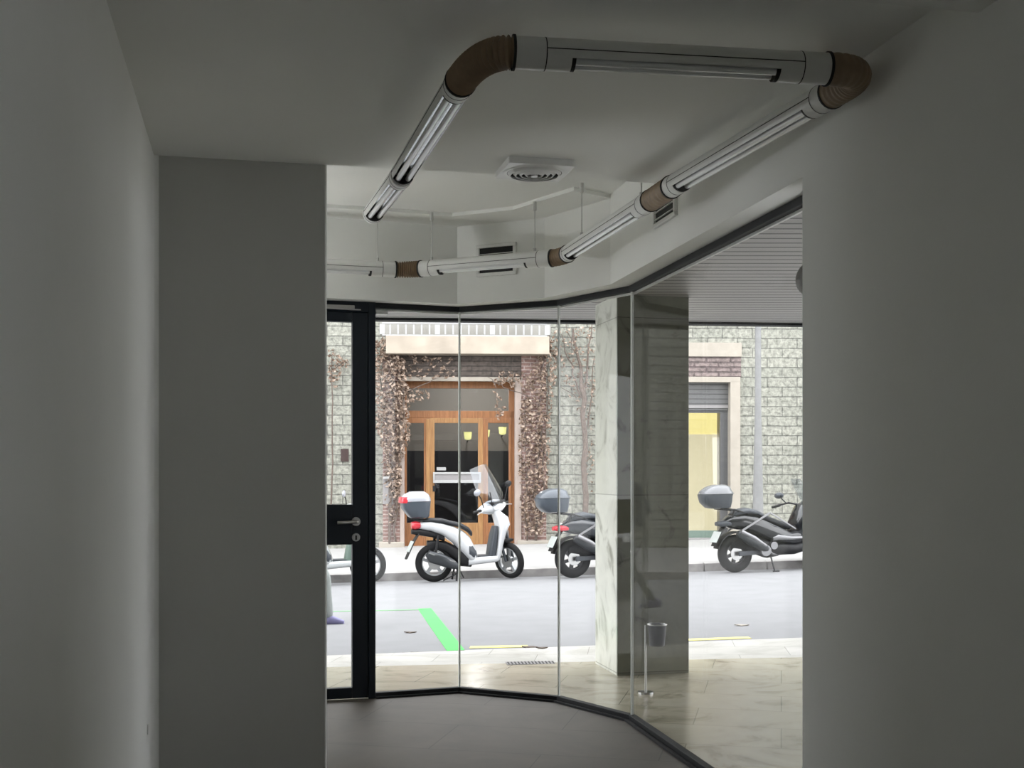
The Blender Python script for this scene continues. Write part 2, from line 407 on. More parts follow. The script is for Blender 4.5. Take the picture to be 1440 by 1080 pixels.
# jamb and lintel of the opening nearest to the camera
JB = V(1.404, 3.30)
o = MB().prism([JB, JB + ED * .5, JB + ED * .5 - LW * .25, JB - LW * .25], 0, CZ + .02).build('trim_2', mt['paint'], bevel=.006)
struct(o, 'white jamb of the opening beside the near end of the wall', 'jamb')
o = MB().prism([JB + ED * .3, JB - ED * 2.6, JB - ED * 2.6 - LW * .3, JB + ED * .3 - LW * .3], 2.703, CZ + .02).build('ceiling_beam', mt['paint'], bevel=.006)
struct(o, 'shallow ceiling beam crossing the corridor', 'beam')
o = MB().box(-2.4, 4.2, -3.3, -3.15, 0, CZ + .1).build('wall_back', mt['paint']); struct(o, 'plain white wall at the far end behind the camera', 'wall')
wallbox('wall_side', (-5.2, 3.9), (-5.2, 6.6), 0, UZ + .1, .15, label='white side wall of the entrance recess behind the partition', side=-1)
wallbox('wall_exterior', PLL, PDL + ddir * 3.2, -.3, UZ + .1, .12, label='shop wall beside the door hidden behind the partition', side=1)
# bulkhead over the glass
o = MB().prism([tuple(p) for p in GLINE[1:]] + [tuple(p) for p in inner[1:]][::-1], GT, UZ + .05).build('wall_front', mt['paint'])
struct(o, 'white faceted bulkhead wall above the glass front', 'wall')

# ------------------------------------------------------------------ glass front
def glazing(name, p, q, label, l_end=True):
    d = (q - p).normalized(); n = V(d.y, -d.x)     # n points into the shop
    p3 = lambda a, z: V(a.x, a.y, z)
    o = MB().prism([p + n * -.006, q + n * -.006, q + n * .006, p + n * .006], .03, GT - .01).build(name, mt['glass'])
    struct(o, label, 'window')
    a, b = p + n * .022, q + n * .022; c, e_ = q - n * .022, p - n * .022
    MB().prism([a, b, c, e_], 0, .034).build('bottom_channel', mt['black'], o, bevel=.003)
    MB().prism([a, b, c, e_], GT - .034, GT).build('top_channel', mt['black'], o, bevel=.003)
    MB().prism([p - n * .012, q - n * .012, q - n * .024, p - n * .024], GT - .046, GT - .034).build('glazing_bead', mt['alu'], o)
    MB().prism([p + n * .03, q + n * .03, q + n * .05, p + n * .05], 0, .012).build('floor_strip', mt['black'], o)
    MB().prism([q + n * .008 - d * .005, q + n * .008 + d * .005, q - n * .008 + d * .005, q - n * .008 - d * .005], .034, GT - .034).build('joint_seal', mt['seal'], o)
    return o
glazing('window_1', P527, P646, 'frameless glass panel beside the black door post')
glazing('window_2', P646, P786, 'frameless glass panel in front of the white scooter')
glazing('window_3', P786, P889, 'frameless glass panel in front of the marble pillar')
glazing('fill_glazing', PDL + ddir * 3.2, PDL, 'added unseen glass panel beyond the black door, for more light')  # added glazing out of sight, lets more daylight into the recess
glazing('window_4', P889, PEND, 'large slanting glass panel between pillar and plain wall')

o = MB().prism(*wseg(S0, S1, 1.3, 1.85, .12, .13)).build('fill_window', mt['glass']); struct(o, 'added unseen fill window in the corridor wall past the white jamb', 'window')
mb = MB()
for a in ((S0, S1, 1.3, 1.34), (S0, S1, 1.81, 1.85), (S0, S0 + .05, 1.34, 1.81), (S1 - .05, S1, 1.34, 1.81)): mb.prism(*wseg(*a, .10, .16))
mb.build('window_frame', mt['whitep'], o)
# ------------------------------------------------------------------ black entrance door
d = ddir; n = V(d.y, -d.x) * -1
if n.y > 0: n = -n
def dp(s0, s1, z0, z1, t0, t1): return [P527 + d * s0 + n * t1, P527 + d * s1 + n * t1, P527 + d * s1 + n * t0, P527 + d * s0 + n * t0], z0, z1
mb = MB()
for s0, s1, z0, z1 in ((0, .045, 0, GT), (.935, .98, 0, GT), (.045, .935, 2.465, GT)): mb.prism(*dp(s0, s1, z0, z1, -.035, .035))
door = mb.build('door_1', mt['navy'], bevel=.003); struct(door, 'black metal framed glass door in its black frame', 'door')
mb = MB()
for s0, s1, z0, z1 in ((.0455, .148, .006, 2.4645), (.83, .9345, .006, 2.4645), (.148, .83, .006, .075), (.148, .83, 2.40, 2.4645), (.148, .83, .985, 1.24)): mb.prism(*dp(s0, s1, z0, z1, -.025, .025))
leaf = mb.build('door_leaf', mt['navy'], door, bevel=.004)
MB().prism(*dp(.148, .83, .075, .985, -.004, .004)).build('pane', mt['glass'], leaf)
MB().prism(*dp(.148, .83, 1.24, 2.40, -.004, .004)).build('pane', mt['glass'], leaf)
hz = EYE - (733 - HY) / FP * 7.64
hp = P527 + d * .125 + n * .025
h3 = lambda p, z: V(p.x, p.y, z)
mb = MB(); mb.tube([h3(hp, hz), h3(hp + n * .012, hz)], .028, 20); mb.tube([h3(hp, hz), h3(hp + n * .055, hz), h3(hp + n * .062 + d * .015, hz), h3(hp + n * .062 + d * .125, hz - .004)], .010, 12)
mb.build('door_handle', mt['steel'], leaf, smooth=True)['label'] = 'brushed steel lever handle'
kz = EYE - (755 - HY) / FP * 7.64
mb = MB(); mb.tube([h3(hp, kz), h3(hp + n * .01, kz)], .026, 20); lk = mb.build('lock_rose', mt['steel'], leaf, smooth=True); lk['label'] = 'round steel lock rose'
mb = MB(); mb.prism([hp + n * .0095 - d * .006, hp + n * .0095 + d * .006, hp + n * .012 + d * .006, hp + n * .012 - d * .006], kz - .017, kz + .012); mb.build('keyhole', mt['slot'], leaf)
mb = MB(); cpos = P527 + d * .10 + n * .03
mb.prism([P527 - d * .075 + n * .03, P527 + d * .0 + n * .03, P527 + d * .0 + n * .06, P527 - d * .075 + n * .06], 2.452, 2.475)
mb.prism([P527 + d * .14 + n * .035, P527 + d * .6 + n * .035, P527 + d * .6 + n * .075, P527 + d * .14 + n * .075], 2.478, 2.500)
mb.bar(h3(P527 + d * .1 + n * .05, 2.475), h3(P527 + d * .45 + n * .10, 2.475), .02, .008)
mb.build('door_closer', mt['steel'], door, bevel=.002)['label'] = 'slim silver door closer'

# ------------------------------------------------------------------ tubular light
def tpt(px, py): return onz(px, py, TZ)
TR = .048
A, B = tpt(722, 74), tpt(1163, 97)
Cc, C1 = tpt(1170, 131), tpt(944, 263)
C2, D0 = tpt(915, 282), tpt(798, 357)
D1, E1 = tpt(776, 363), tpt(592, 378)
E2, F1 = tpt(556, 379), tpt(556, 379) + V(-1.1, -.30, 0)
G, H = tpt(648, 114), tpt(566, 245)
Hh, I = tpt(565, 247), tpt(524, 301)
light = thing('tubular_light', 'run of white ceiling light tubes joined by brown corrugated elbows', 'ceiling light', (0, 3.6, TZ))
def housing(P, Q, s0, s1, cap0=False, cap1=False):
    P, Q = Vector(P), Vector(Q); L = (Q - P).length; ax = (Q - P).normalized()
    side = ax.cross(V(0, 0, 1)).normalized(); up = V(0, 0, 1)
    X = Matrix(((ax.x, side.x, up.x, P.x), (ax.y, side.y, up.y, P.y), (ax.z, side.z, up.z, P.z), (0, 0, 0, 1)))
    pt = lambda x, a, r=TR: V(x, r * math.sin(a), -r * math.cos(a))  # a = angle from straight down
    oa = R(63); N = 28
    mb = MB()
    full = [2 * PI * k / N for k in range(N)]
    for x0, x1 in ((0, s0), (s1, L)):
        mb.rings([[pt(x, a) for a in full] for x in (x0, x1)], cap=True)
    arc = [oa + (2 * PI - 2 * oa) * k / N for k in range(N + 1)]
    sec = [[pt(x, a) for a in arc] + [pt(x, a, TR - .003) for a in arc[::-1]] for x in (s0, s1)]
    mb.rings(sec, cap=True)
    hs = mb.build('tube_housing', mt['alu'], light, smooth=True, world=True, xf=X)
    # reflector: two troughs
    hw = TR * math.sin(oa) - .002; zc = -TR * math.cos(oa) + .001; tr = hw / 2
    prof = []
    for yc in (-tr, tr):
        for k in range(9):
            a = PI - PI * k / 8; prof.append((yc + tr * math.cos(a), zc + tr * .95 * math.sin(a)))
    back = [(y, zz + .002) for y, zz in prof[::-1]]
    mb = MB(); mb.rings([[V(x, y, zz) for y, zz in prof + back] for x in (s0 + .002, s1 - .002)])
    mb.build('reflector', mt['chrome'], hs, smooth=True, world=True, xf=X)['label'] = 'polished twin reflector in the slot'
    for yc in (-tr, tr):
        mb = MB(); mb.tube([V(s0 + .012, yc, zc - .002), V(s1 - .012, yc, zc - .002)], .0125, 12)
        mb.build('fluorescent_lamp', mt['lamp'], hs, smooth=True, world=True, xf=X)
    for x in (s0 + .0005, s1 - .0125):
        mb = MB(); r = [V(0, y, zz) for y, zz in [(TR * .97 * math.sin(a), -TR * .97 * math.cos(a)) for a in [-oa * .96 + 2 * oa * .96 * k / 10 for k in range(11)]]]
        r += [V(0, y, zc + .012) for y in (hw, -hw)]
        mb.rings([[p + V(x, 0, 0) for p in r], [p + V(x + .012, 0, 0) for p in r]])
        mb.build('slot_end', mt['slot'], hs, world=True, xf=X)
    mb = MB()
    for a in (R(93), R(-93)):
        mb.rings([[pt(x, a + k, TR + q) for k, q in ((-.028, .0), (.028, .0), (.028, .0009), (-.028, .0009))] for x in (s0 * .55, L - (L - s1) * .55)])
    for x in (s0 * .55, L - (L - s1) * .55):
        mb.rings([[pt(x - .0015, a, TR + .0008) for a in full], [pt(x + .0015, a, TR + .0008) for a in full]])
    mb.build('seam', mt['slot'], hs, world=True, xf=X)
    return hs
def elbow(path, name='corrugated_elbow', ribs=14, depth=.0035, r=TR + .003):
    # resample a polyline / bezier and add ribs
    n = ribs * 6; pts = []
    p0, p1, p2, p3 = [Vector(p) for p in path]
    for k in range(n + 1):
        t = k / n; u = 1 - t
        pts.append(p0 * u ** 3 + p1 * 3 * u * u * t + p2 * 3 * u * t * t + p3 * t ** 3)
    rr = [r + depth * math.cos(2 * PI * k / 6) - depth for k in range(n + 1)]
    mb = MB(); mb.tube(pts, rr, 24)
    eb = mb.build(name, mt['brownhose'], light, smooth=True, world=True)
    for p, q in ((pts[0], pts[1]), (pts[-1], pts[-2])):
        dd = (q - p).normalized()
        MB().tube([p - dd * .004, p + dd * .004], r + .0015, 24).build('collar', mt['slot'], eb, smooth=True, world=True)
    return eb
hA = housing(A, B, .17, .815)
lx = (B - A).length
hC = housing(Cc, C1, .12, (C1 - Cc).length - .11)
hC2 = housing(C2, D0, .16, (D0 - C2).length - .07)
hD = housing(D1, E1, .15, (E1 - D1).length - .13)
hE = housing(E2, F1, .15, .95)
hG = housing(G, H, .08, (H - G).length - .01)
hH = housing(Hh, I, .06, (I - Hh).length - .05)
dirs = lambda p, q: (q - p).normalized()
elbow((A, A - dirs(A, B) * .09, G - dirs(G, H) * .09, G), ribs=20, depth=.0045)
elbow((B, B + dirs(A, B) * .15, Cc - dirs(Cc, C1) * .13, Cc), ribs=14, depth=.0012)
elbow((C1, C1 + dirs(Cc, C1) * .05, C2 - dirs(C2, D0) * .05, C2), ribs=8, depth=.0015)
elbow((D0, D0 + dirs(C2, D0) * .05, D1 - dirs(D1, E1) * .04, D1), ribs=6, depth=.004)
elbow((E1, E1 + dirs(D1, E1) * .05, E2 - dirs(E2, F1) * .05, E2), ribs=11, depth=.006)
mb = MB(); mb.tube([I, I + dirs(Hh, I) * .012], [TR, TR * .8], 24); mb.build('end_cap', mt['alu'], light, smooth=True, world=True)
def along(P, Q, px):
    lo, hi = 0., 1.
    for _ in range(40):
        m_ = (lo + hi) / 2; p = P.lerp(Q, m_); k = 720 + p.x / p.y * FP
        p0 = 720 + P.x / P.y * FP
        if (k < px) == (p0 < px): lo = m_
        else: hi = m_
    return P.lerp(Q, lo)
for P, Q, px, zt in ((E2, F1, 531, UZ), (D1, E1, 607, UZ - .022), (D1, E1, 752, UZ - .022), (C2, D0, 818, UZ - .022), (C2, D0, 902, UZ)):
    p = along(P, Q, px)
    mb = MB(); mb.tube([p + V(0, 0, TR - .003), V(p.x, p.y, zt)], .0035, 8); rdd = mb.build('suspension_rod', mt['rod'], light, smooth=True, world=True)
    mb = MB(); mb.tube([V(p.x, p.y, zt - .055), V(p.x, p.y, zt - .05), V(p.x, p.y, zt)], [.006, .011, .011], 12); mb.build('ceiling_mount', mt['rod'], rdd, smooth=True, world=True)
    mb = MB(); mb.tube([p + V(0, 0, TR - .002), p + V(0, 0, TR + .018)], .009, 10); mb.build('rod_nut', mt['steel'], rdd, smooth=True, world=True)

# ------------------------------------------------------------------ ceiling diffuser and bulkhead grilles
dz = CZ - .03
dcen = (onz(715, 219, CZ) + onz(810, 224, CZ)) / 2
half = .148; cen = V(dcen.x, dcen.y) + LW * half
dif = thing('ceiling_diffuser', 'square white ceiling air diffuser with round concentric louvre rings', 'air vent', (cen.x, cen.y, CZ), (0, 0, math.atan2(ED.y, ED.x)))
mb = MB(); mb.se([(V(0, 0, 0), V(half, 0, 0), V(0, half, 0)), (V(0, 0, -.03), V(half, 0, 0), V(0, half, 0))], 40, 40)
mb.build('face_plate', mt['alu'], dif, bevel=.003)
def annulus(mb, r0, r1, z0, z1, n=40):
    prof = ((r0, z0), (r1, z1), (r1 + .004, z1), (r0 + .004, z0))
    mb.rings([[V(r * math.cos(a), r * math.sin(a), z) for r, z in prof] for a in [2 * PI * k / n for k in range(n)]], closed=True)
MB().disc((0, 0, -.031), .122, .002, 40, 'z').build('dark_throat', mt['slot'], dif)
for k, (r0, r1) in enumerate(((.142, .152), (.122, .134), (.094, .107), (.066, .080), (.038, .052))):
    mb = MB(); annulus(mb, r0 * .86, r1 * .86, -.044 if k else -.033, -.032); mb.build('louvre_ring', mt['alu'], dif, smooth=True)
MB().disc((0, 0, -.040), .016, .014, 24, 'z').build('centre_hub', mt['alu'], dif)
def grille(name, label, p, q, z0, z1, nsl):
    p, q = V(*p), V(*q); dd = (q - p).normalized(); c = (p + q) / 2; w = (q - p).length / 2; zc = (z0 + z1) / 2; h = (z1 - z0) / 2
    t = thing(name, label, 'air vent', (c.x, c.y, zc), (0, 0, math.atan2(dd.y, dd.x)))
    f = .022
    mb = MB()
    for a in ((-w, w, h - f, h), (-w, w, -h, -h + f), (-w, -w + f, -h + f, h - f), (w - f, w, -h + f, h - f)): mb.box(a[0], a[1], -.018, 0, a[2], a[3])
    mb.build('grille_frame', mt['alu'], t, bevel=.003)
    MB().box(-w + f, w - f, -.006, -.002, -h + f, h - f).build('dark_backing', mt['slot'], t)
    for k in range(nsl):
        z = -h + f + (2 * h - 2 * f) * (k + .5) / nsl
        MB().bar((-w + f, -.009, z), (w - f, -.009, z), .010, .004).build('louvre_blade', mt['alu'], t)
    return t
def online(P, Q, px):                      # where the sight line of column px meets the bulkhead face
    k = (px - 720) / FP; dd = Q - P; t = (k * P.y - P.x) / (dd.x - k * dd.y); return P + dd * t
i3, i4, i5, i6 = inner[3], inner[4], inner[5], inner[6]
p, q = online(i3, i4, 671), online(i3, i4, 727); ym = (p.y + q.y) / 2
grille('wall_grille', 'wide white air grille half hidden behind the hanging light tube', p, q, EYE + (HY - 388) / FP * ym, EYE + (HY - 343) / FP * ym, 2)
p, q = online(i5, i6, 922), online(i5, i6, 953); ym = (p.y + q.y) / 2
grille('wall_grille', 'small three slot air grille below the elbow joint', p, q, EYE + (HY - 313) / FP * ym, EYE + (HY - 270) / FP * ym, 3)

# added fill lamp, unseen behind the partition, to brighten the recess
up_ = V(-2.65, 6.62)
t = thing('fill_lamp', 'added white standing fill lamp, unseen behind the partition wall', 'lamp', (up_.x, up_.y, 0))
mb = MB(); rg = []
for r_, z_ in ((.02, 1.90), (.12, 1.94), (.18, 2.02), (.19, 2.08), (.182, 2.08), (.172, 2.025), (.11, 1.955), (.02, 1.915)):
    rg.append([V(r_ * math.cos(PI * k / 16), r_ * math.sin(PI * k / 16), z_) for k in range(32)])
mb.rings(rg, cap=True); mb.build('lamp_shade', mt['alu'], t, smooth=True)
MB().tube([(0, 0, .02), (0, 0, 1.92)], .014, 12).build('pole', mt['alu'], t, smooth=True)
MB().disc((0, 0, .012), .15, .024, 32, 'z').build('base', mt['alu'], t, smooth=True)
ul = bpy.data.lights.new('fill_bulb', 'POINT'); ul.energy = 10.5; ul.shadow_soft_size = .12; ul.color = (.97, .99, 1)
uo = bpy.data.objects.new('fill_bulb', ul); COL.objects.link(uo); uo.location = (up_.x, up_.y, 2.03)

# little socket near the floor on the side wall
sp = V(-.42, 0) + LW * 4.88
so = thing('wall_socket', 'small white wall socket low on the long side wall', 'socket', (sp.x, sp.y, .42), (0, 0, math.atan2(LW.y, LW.x)))
MB().box(-.04, .04, -.012, 0, -.04, .04).build('cover_plate', mt['alu'], so, bevel=.004)
MB().disc((0, -.013, 0), .02, .004).build('socket_well', mt['rod'], so)

# ------------------------------------------------------------------ porch and upper floors
TILT = .022
def gz(x, y):                                # ground height outside, sloping up along the street
    yc = 10 + .105 * x
    t = min(1, max(0, (y - 8.3) / (yc - 8.3))) if y < yc else 1
    return -.02 + t * (-.012 + TILT * x)
mb = MB(); rows = [3.8, 5, 6, 7, 8.3, 8.8, 9.2, 9.5, None]; xs = [-12 + i for i in range(25)]
def prow(r_): return [V(x, (10 + .105 * x) if r_ is None else r_ + (.0 if r_ < 8.3 else .105 * x * (r_ - 8.3) / 1.7), 0) for x in xs]
g = []
for r_ in rows:
    g.append(prow(r_))
for r_ in g:
    for p in r_: p.z = gz(p.x, p.y)
k8 = rows.index(9.2)
struct(MB().slab(g[:k8 + 1], .12).build('porch_floor', mt['porch']), 'veined marble paving of the porch outside the glass', 'paving')
struct(MB().slab(g[k8:], .12).build('pavement', mt['pave']), 'pale stone pavement between porch and kerb', 'pavement')
# soffit and beam
pe = lambda x: V(x, 9.97 + .105 * x)
soff = [PLL, PDL, P527, P646, P786, P889, PEND, V(2.5, 4.3), V(11, 6.0), pe(11), pe(-9)]
o = MB().prism([tuple(p) for p in soff], 2.72, 3.1).build('porch_ceiling', mt['soffit']); struct(o, 'slatted grey metal ceiling of the porch', 'ceiling')
o = MB().prism([pe(-9), pe(11), pe(11) + V(0, .12), pe(-9) + V(0, .12)], 2.70, 3.1).build('trim_3', mt['black']); struct(o, 'black edge profile of the porch ceiling', 'trim')
o = MB().prism([(-9, 9.0), (11, 11.1), (11, 2), (11, -3.4), (-9, -3.4)], 3.16, 6.0).build('upper_floors', mt['greyr']); struct(o, 'upper storeys of the building above the porch', 'building')
o = MB().prism([V(1.32, 4.9), V(9, 6.0), V(9, 5.7), V(1.5, 4.5)], -.3, 2.72).build('wall_porch', mt['greyr']); struct(o, 'grey wall closing the porch next to the slanting glass', 'wall')
# pillar
PC = V(.753, 8.605)
pl = [PC, PC + ED * .545, PC + ED * .545 + LW * .54, PC + LW * .54]
o = MB().prism([tuple(p) for p in pl], -.05, 2.74).build('pillar', mt['pillar'], bevel=.004); struct(o, 'square marble clad pillar of the porch', 'pillar')
MB().prism([tuple(p) for p in (PC - LW * .02 - ED * .0, PC + ED * .545 - LW * .02, PC + ED * .545, PC)], -.04, 2.735).build('front_cladding', mt['darkmarble'], o, bevel=.003)['label'] = 'darker polished marble front face'  # front slab has a darker marble colour than the other faces
# porch lamp
lp = at(1143, 393, 6.2)
t = thing('porch_lamp', 'round dark grey lamp hanging under the slatted porch ceiling', 'lamp', (lp.x, lp.y, 2.72))
MB().ell((0, 0, lp.z - 2.72), .088, .088, .094, 24, 14).build('globe', mt['grey'], t, smooth=True)
MB().tube([(0, 0, 0), (0, 0, lp.z - 2.72 + .085)], .012, 10).build('stem', mt['black'], t, smooth=True)
MB().disc((0, 0, -.012), .05, .024, 24, 'z').build('ceiling_rose', mt['black'], t, smooth=True)
# bin on a thin post
bp_ = onz(908, 975, -.02)
t = thing('litter_bin', 'small black litter bin on a thin steel post before the pillar', 'bin', (bp_.x, bp_.y, -.02))
MB().tube([(0, 0, 0), (0, 0, .45)], .007, 10).build('post', mt['steel'], t, smooth=True)
MB().disc((0, 0, .006), .05, .012, 24, 'z').build('base_plate', mt['steel'], t)
zb = EYE + (HY - 908) / FP * bp_.y + .02; zt = EYE + (HY - 878) / FP * bp_.y + .02
MB().tube([(.075, .0, zb), (.075, 0, zt)], [.05, .064], 24).build('bucket', mt['plas'], t, smooth=True)
MB().torus((0, 0, 0), .064, .004, n=28, m=8).xf(Matrix.Translation((.075, 0, zt)) @ Matrix.Rotation(R(90), 4, 'X')).build('rim', mt['steel'], t, smooth=True)
# drain grate in the paving
c0, c1 = onz(712, 934, -.03), onz(780, 933, -.03)
t = thing('drain_grate', 'long narrow grey drain grate set in the pavement', 'drain', (c0.x, c0.y, gz(c0.x, c0.y)), (0, -.004, .105))
Ld = c1.x - c0.x
MB().box(0, Ld, -.07, .07, -.01, .004).build('grate_plate', mt['grey'], t)
mb = MB()
for k in range(14): mb.box(.012 + k * Ld / 14, .012 + k * Ld / 14 + .010, -.055, .055, .0035, .006)
mb.build('slots', mt['slot'], t)

# ------------------------------------------------------------------ street
def rz(x, y):
    t = (y - (10 + .105 * x)) / 8.27
    return lerp(-.05, -.17, t) + TILT * x
def far(x): return 18.27 + .105 * x
mb = MB(); xs = [-30, -15, 0, 15, 30]
mb.slab([[V(x, f_(x), rz(x, f_(x))) for x in xs] for f_ in (lambda x: 10 + .105 * x, lambda x: far(x))], .2)
struct(mb.build('road', mt['road']), 'pale asphalt street between the two pavements', 'road')
CH = .125
mb = MB(); n_ = 40
for i in range(n_):                              # kerb stones
    xa, xb = -20 + i, -20 + i + .985
    vs = [V(x, far(x) + dy, rz(x, far(x)) + z) for z in (-.1, CH) for x, dy in ((xa, 0), (xb, 0), (xb, .16), (xa, .16))]
    mb._add(vs, [(0, 3, 2, 1), (4, 5, 6, 7), (0, 1, 5, 4), (1, 2, 6, 5), (2, 3, 7, 6), (3, 0, 4, 7)])
struct(mb.build('kerb', mt['curb'], bevel=.01), 'grey stone kerb along the opposite pavement', 'kerb')
FY = lambda x: 24.3 + .05 * x
def wz(x, y):
    t = (y - far(x)) / (FY(x) - far(x)); return rz(x, far(x)) + CH - .002 + t * .02
mb = MB().slab([[V(x, f_(x), wz(x, f_(x))) for x in xs] for f_ in (lambda x: far(x) + .15, lambda x: FY(x) + 1)], .15)
struct(mb.build('sidewalk', mt['walk']), 'wide pale pavement in front of the stone building', 'pavement')
def rpt(px, py):
    dx, dz = (px - 720) / FP, (HY - py) / FP; Y = 11.
    for _ in range(60): Y = Y + .5 * ((rz(dx * Y, Y) - EYE) / dz - Y)
    return V(dx * Y, Y, rz(dx * Y, Y))
def marking(label, pts, w, mat, cat='road marking'):
    P = [rpt(*p) for p in pts]; mb = MB()
    L, Rr = [], []
    for i, p in enumerate(P):
        dd = (P[min(i + 1, len(P) - 1)] - P[max(i - 1, 0)]); dd.z = 0; dd.normalize(); n = V(-dd.y, dd.x, 0)
        L.append(p + n * w / 2); Rr.append(p - n * w / 2)
    vs = [V(q.x, q.y, rz(q.x, q.y) + z) for z in (-.01, .004) for q in L + Rr[::-1]]
    k = len(vs) // 2
    mb._add(vs, [tuple(range(k))[::-1], tuple(range(k, 2 * k))] + [(i, (i + 1) % k, k + (i + 1) % k, k + i) for i in range(k)])
    o = mb.build('road_marking', mt[mat]); return tag(o, label, cat, kind='structure')
marking('wide green painted line running towards the kerb', [(597, 856), (641, 915)], .15, 'green')
marking('faint thin green painted line across the street', [(420, 861), (597, 857.5)], .07, 'greenf')
marking('yellow painted line starting beside the green line', [(661, 910.5), (742, 909)], .12, 'yline')
marking('short yellow painted line beyond the pillar', [(915, 902), (1054, 897)], .12, 'yline')
def leaf_on(px, py, lab, s=.07, col='stem'):
    dx, dz = (px - 720) / FP, (HY - py) / FP; Y = 10.
    for _ in range(60):
        zz = rz(dx * Y, Y) if Y > 10 + .105 * dx * Y else gz(dx * Y, Y)
        Y = Y + .5 * ((zz - EYE) / dz - Y)
    mb = MB(); n = 8; a0 = random.random() * 6
    c = V(dx * Y, Y, zz)
    prof = [(math.cos(2 * PI * k / n + a0) * s * (1 if k % 2 else .7), math.sin(2 * PI * k / n + a0) * s * (.7 if k % 2 else .5)) for k in range(n)]
    vs = [V(x, y, .008 + .006 * abs(x) / s) for x, y in prof] + [V(x, y, .0 + .006 * abs(x) / s) for x, y in prof]
    mb._add(vs, [tuple(range(n)), tuple(range(n, 2 * n))[::-1]] + [(i, (i + 1) % n, n + (i + 1) % n, n + i) for i in range(n)])
    o = mb.build('dry_leaf', mt[col]); o.location = c
    return tag(o, lab, 'leaf', 'dry leaves on the street')
leaf_on(745, 911, 'dry leaf lying at the end of the yellow line', .075)
leaf_on(762, 912, 'small dry leaf next to the one at the yellow line', .05)
leaf_on(577, 890, 'dry leaf lying inside the green painted corner', .06)
leaf_on(574, 920, 'dry leaf on the kerb edge below the green corner', .05)
leaf_on(583, 919, 'second dry leaf on the kerb edge below the green corner', .045)
leaf_on(1043, 880, 'pale dry leaf on the street beyond the short yellow line', .07, 'beige')

# ------------------------------------------------------------------ stone building across the street
FROT = math.atan(.05)
FM = Matrix.Translation((0, 24.3, 0)) @ Matrix.Rotation(FROT, 4, 'Z')
def F(px, py=None, d=0):
    k = (px - 720) / FP; X = k * (24.3 - d) / (1 - .05 * k); Y = 24.3 - d + .05 * X
    u = X / math.cos(FROT)
    return u if py is None else (u, EYE + (HY - py) / FP * Y)
def fu(px, d=0): return F(px, None, d)
def fz(py, px=720, d=0): return F(px, py, d)[1]
bld = thing('stone_building', 'rusticated pale stone building across the street', 'building', (0, 24.3, 0), (0, 0, FROT))
BZ = -1.2
mb = MB()
xL, xR = fu(563), fu(733); wL, wR = fu(909), fu(1041)
hT = fz(531); wT = fz(536, 975)
mb.box(-22, xL, 0, .5, BZ, 5.2); mb.box(xL, xR, 0, .5, hT, 5.2); mb.box(xR, wL, 0, .5, BZ, 5.2)
mb.box(wL, wR, 0, .5, wT, 5.2); mb.box(wL, wR, 0, .5, BZ, fz(757, 975)); mb.box(wR, 22, 0, .5, BZ, 5.2)
mb.build('stone_wall', mt['stone'], bld)
MB().box(fu(534, .02), fu(775, .02), -.02, .1, 4.22, 5.25).build('render_panel', mt['greyr'], bld)['label'] = 'grey rendered wall behind the balcony railing'
MB().box(-22, 22, .02, .5, 5.2, 10).build('upper_wall', mt['greyr'], bld)['label'] = 'plain grey rendered upper wall'
sl0, sl1 = F(541, 497, .45), F(771, 473, .45)
MB().box(sl0[0], sl1[0], -.45, .1, sl0[1], sl1[1]).build('canopy_slab', mt['cream'], bld, bevel=.01)['label'] = 'cream balcony slab over the entrance'
MB().box(fu(556, .05), fu(740, .05), -.05, .02, fz(531, 650, .05), sl0[1] + .02).build('slate_band', mt['slate'], bld)['label'] = 'dark brown slate band above the door'
MB().box(fu(563, .08), fu(735, .08), -.08, .02, fz(536, 650, .08), fz(530, 650, .08)).build('door_lintel', mt['beige'], bld, bevel=.008)
def pil(a, b, top, bot):
    MB().box(fu(a, .08), fu(b, .08), -.08, .05, BZ, fz(top, (a + b) / 2, .08)).build('brick_pilaster', mt['brick'], bld, bevel=.006)['label'] = 'brown brick pilaster'
    MB().box(fu(a - 6, .16), fu(b + 6, .16), -.16, .05, BZ, fz(bot, (a + b) / 2, .16)).build('plinth', mt['beige'], bld, bevel=.02)
pil(538, 562, 500, 762); pil(733, 768, 500, 760)
MB().box(fu(562, .1), fu(568, .1), -.10, .3, BZ, fz(533, 565, .1)).build('door_jamb', mt['pink'], bld, bevel=.006)
MB().box(fu(724, .1), fu(733, .1), -.10, .3, BZ, fz(533, 728, .1)).build('door_jamb', mt['pink'], bld, bevel=.006)
# lobby behind the entrance
mb = MB(); a, b = xL - .4, xR + .4
mb.box(a, b, 3.2, 3.3, BZ, 4.2); mb.box(a, a + .1, .5, 3.2, BZ, 4.2); mb.box(b - .1, b, .5, 3.2, BZ, 4.2); mb.box(a, b, .5, 3.2, 3.6, 3.7); mb.box(a, b, .4, 3.2, BZ, fz(766) - .01)
mb.build('lobby', mt['lobby'], bld)['label'] = 'dim entrance lobby'
MB().box(a + .12, b - .12, 2.6, 3.19, BZ + .5, fz(634, 650, -2.6)).build('lobby_dark_block', mt['dark'], bld)['label'] = 'dark block for the lower half of the door glass reflection'  # dark below, pale wall above: imitates the reflection in the door glass
ll = bpy.data.lights.new('lobby_fill', 'POINT'); ll.energy = 30; ll.shadow_soft_size = .15; ll.color = (1, .93, .85)  # added fill light without a fixture, brightens the upper lobby wall
lo_ = bpy.data.objects.new('lobby_fill', ll); COL.objects.link(lo_); lo_.location = FM @ V((a + b) / 2 + .3, 1.6, 3.3)
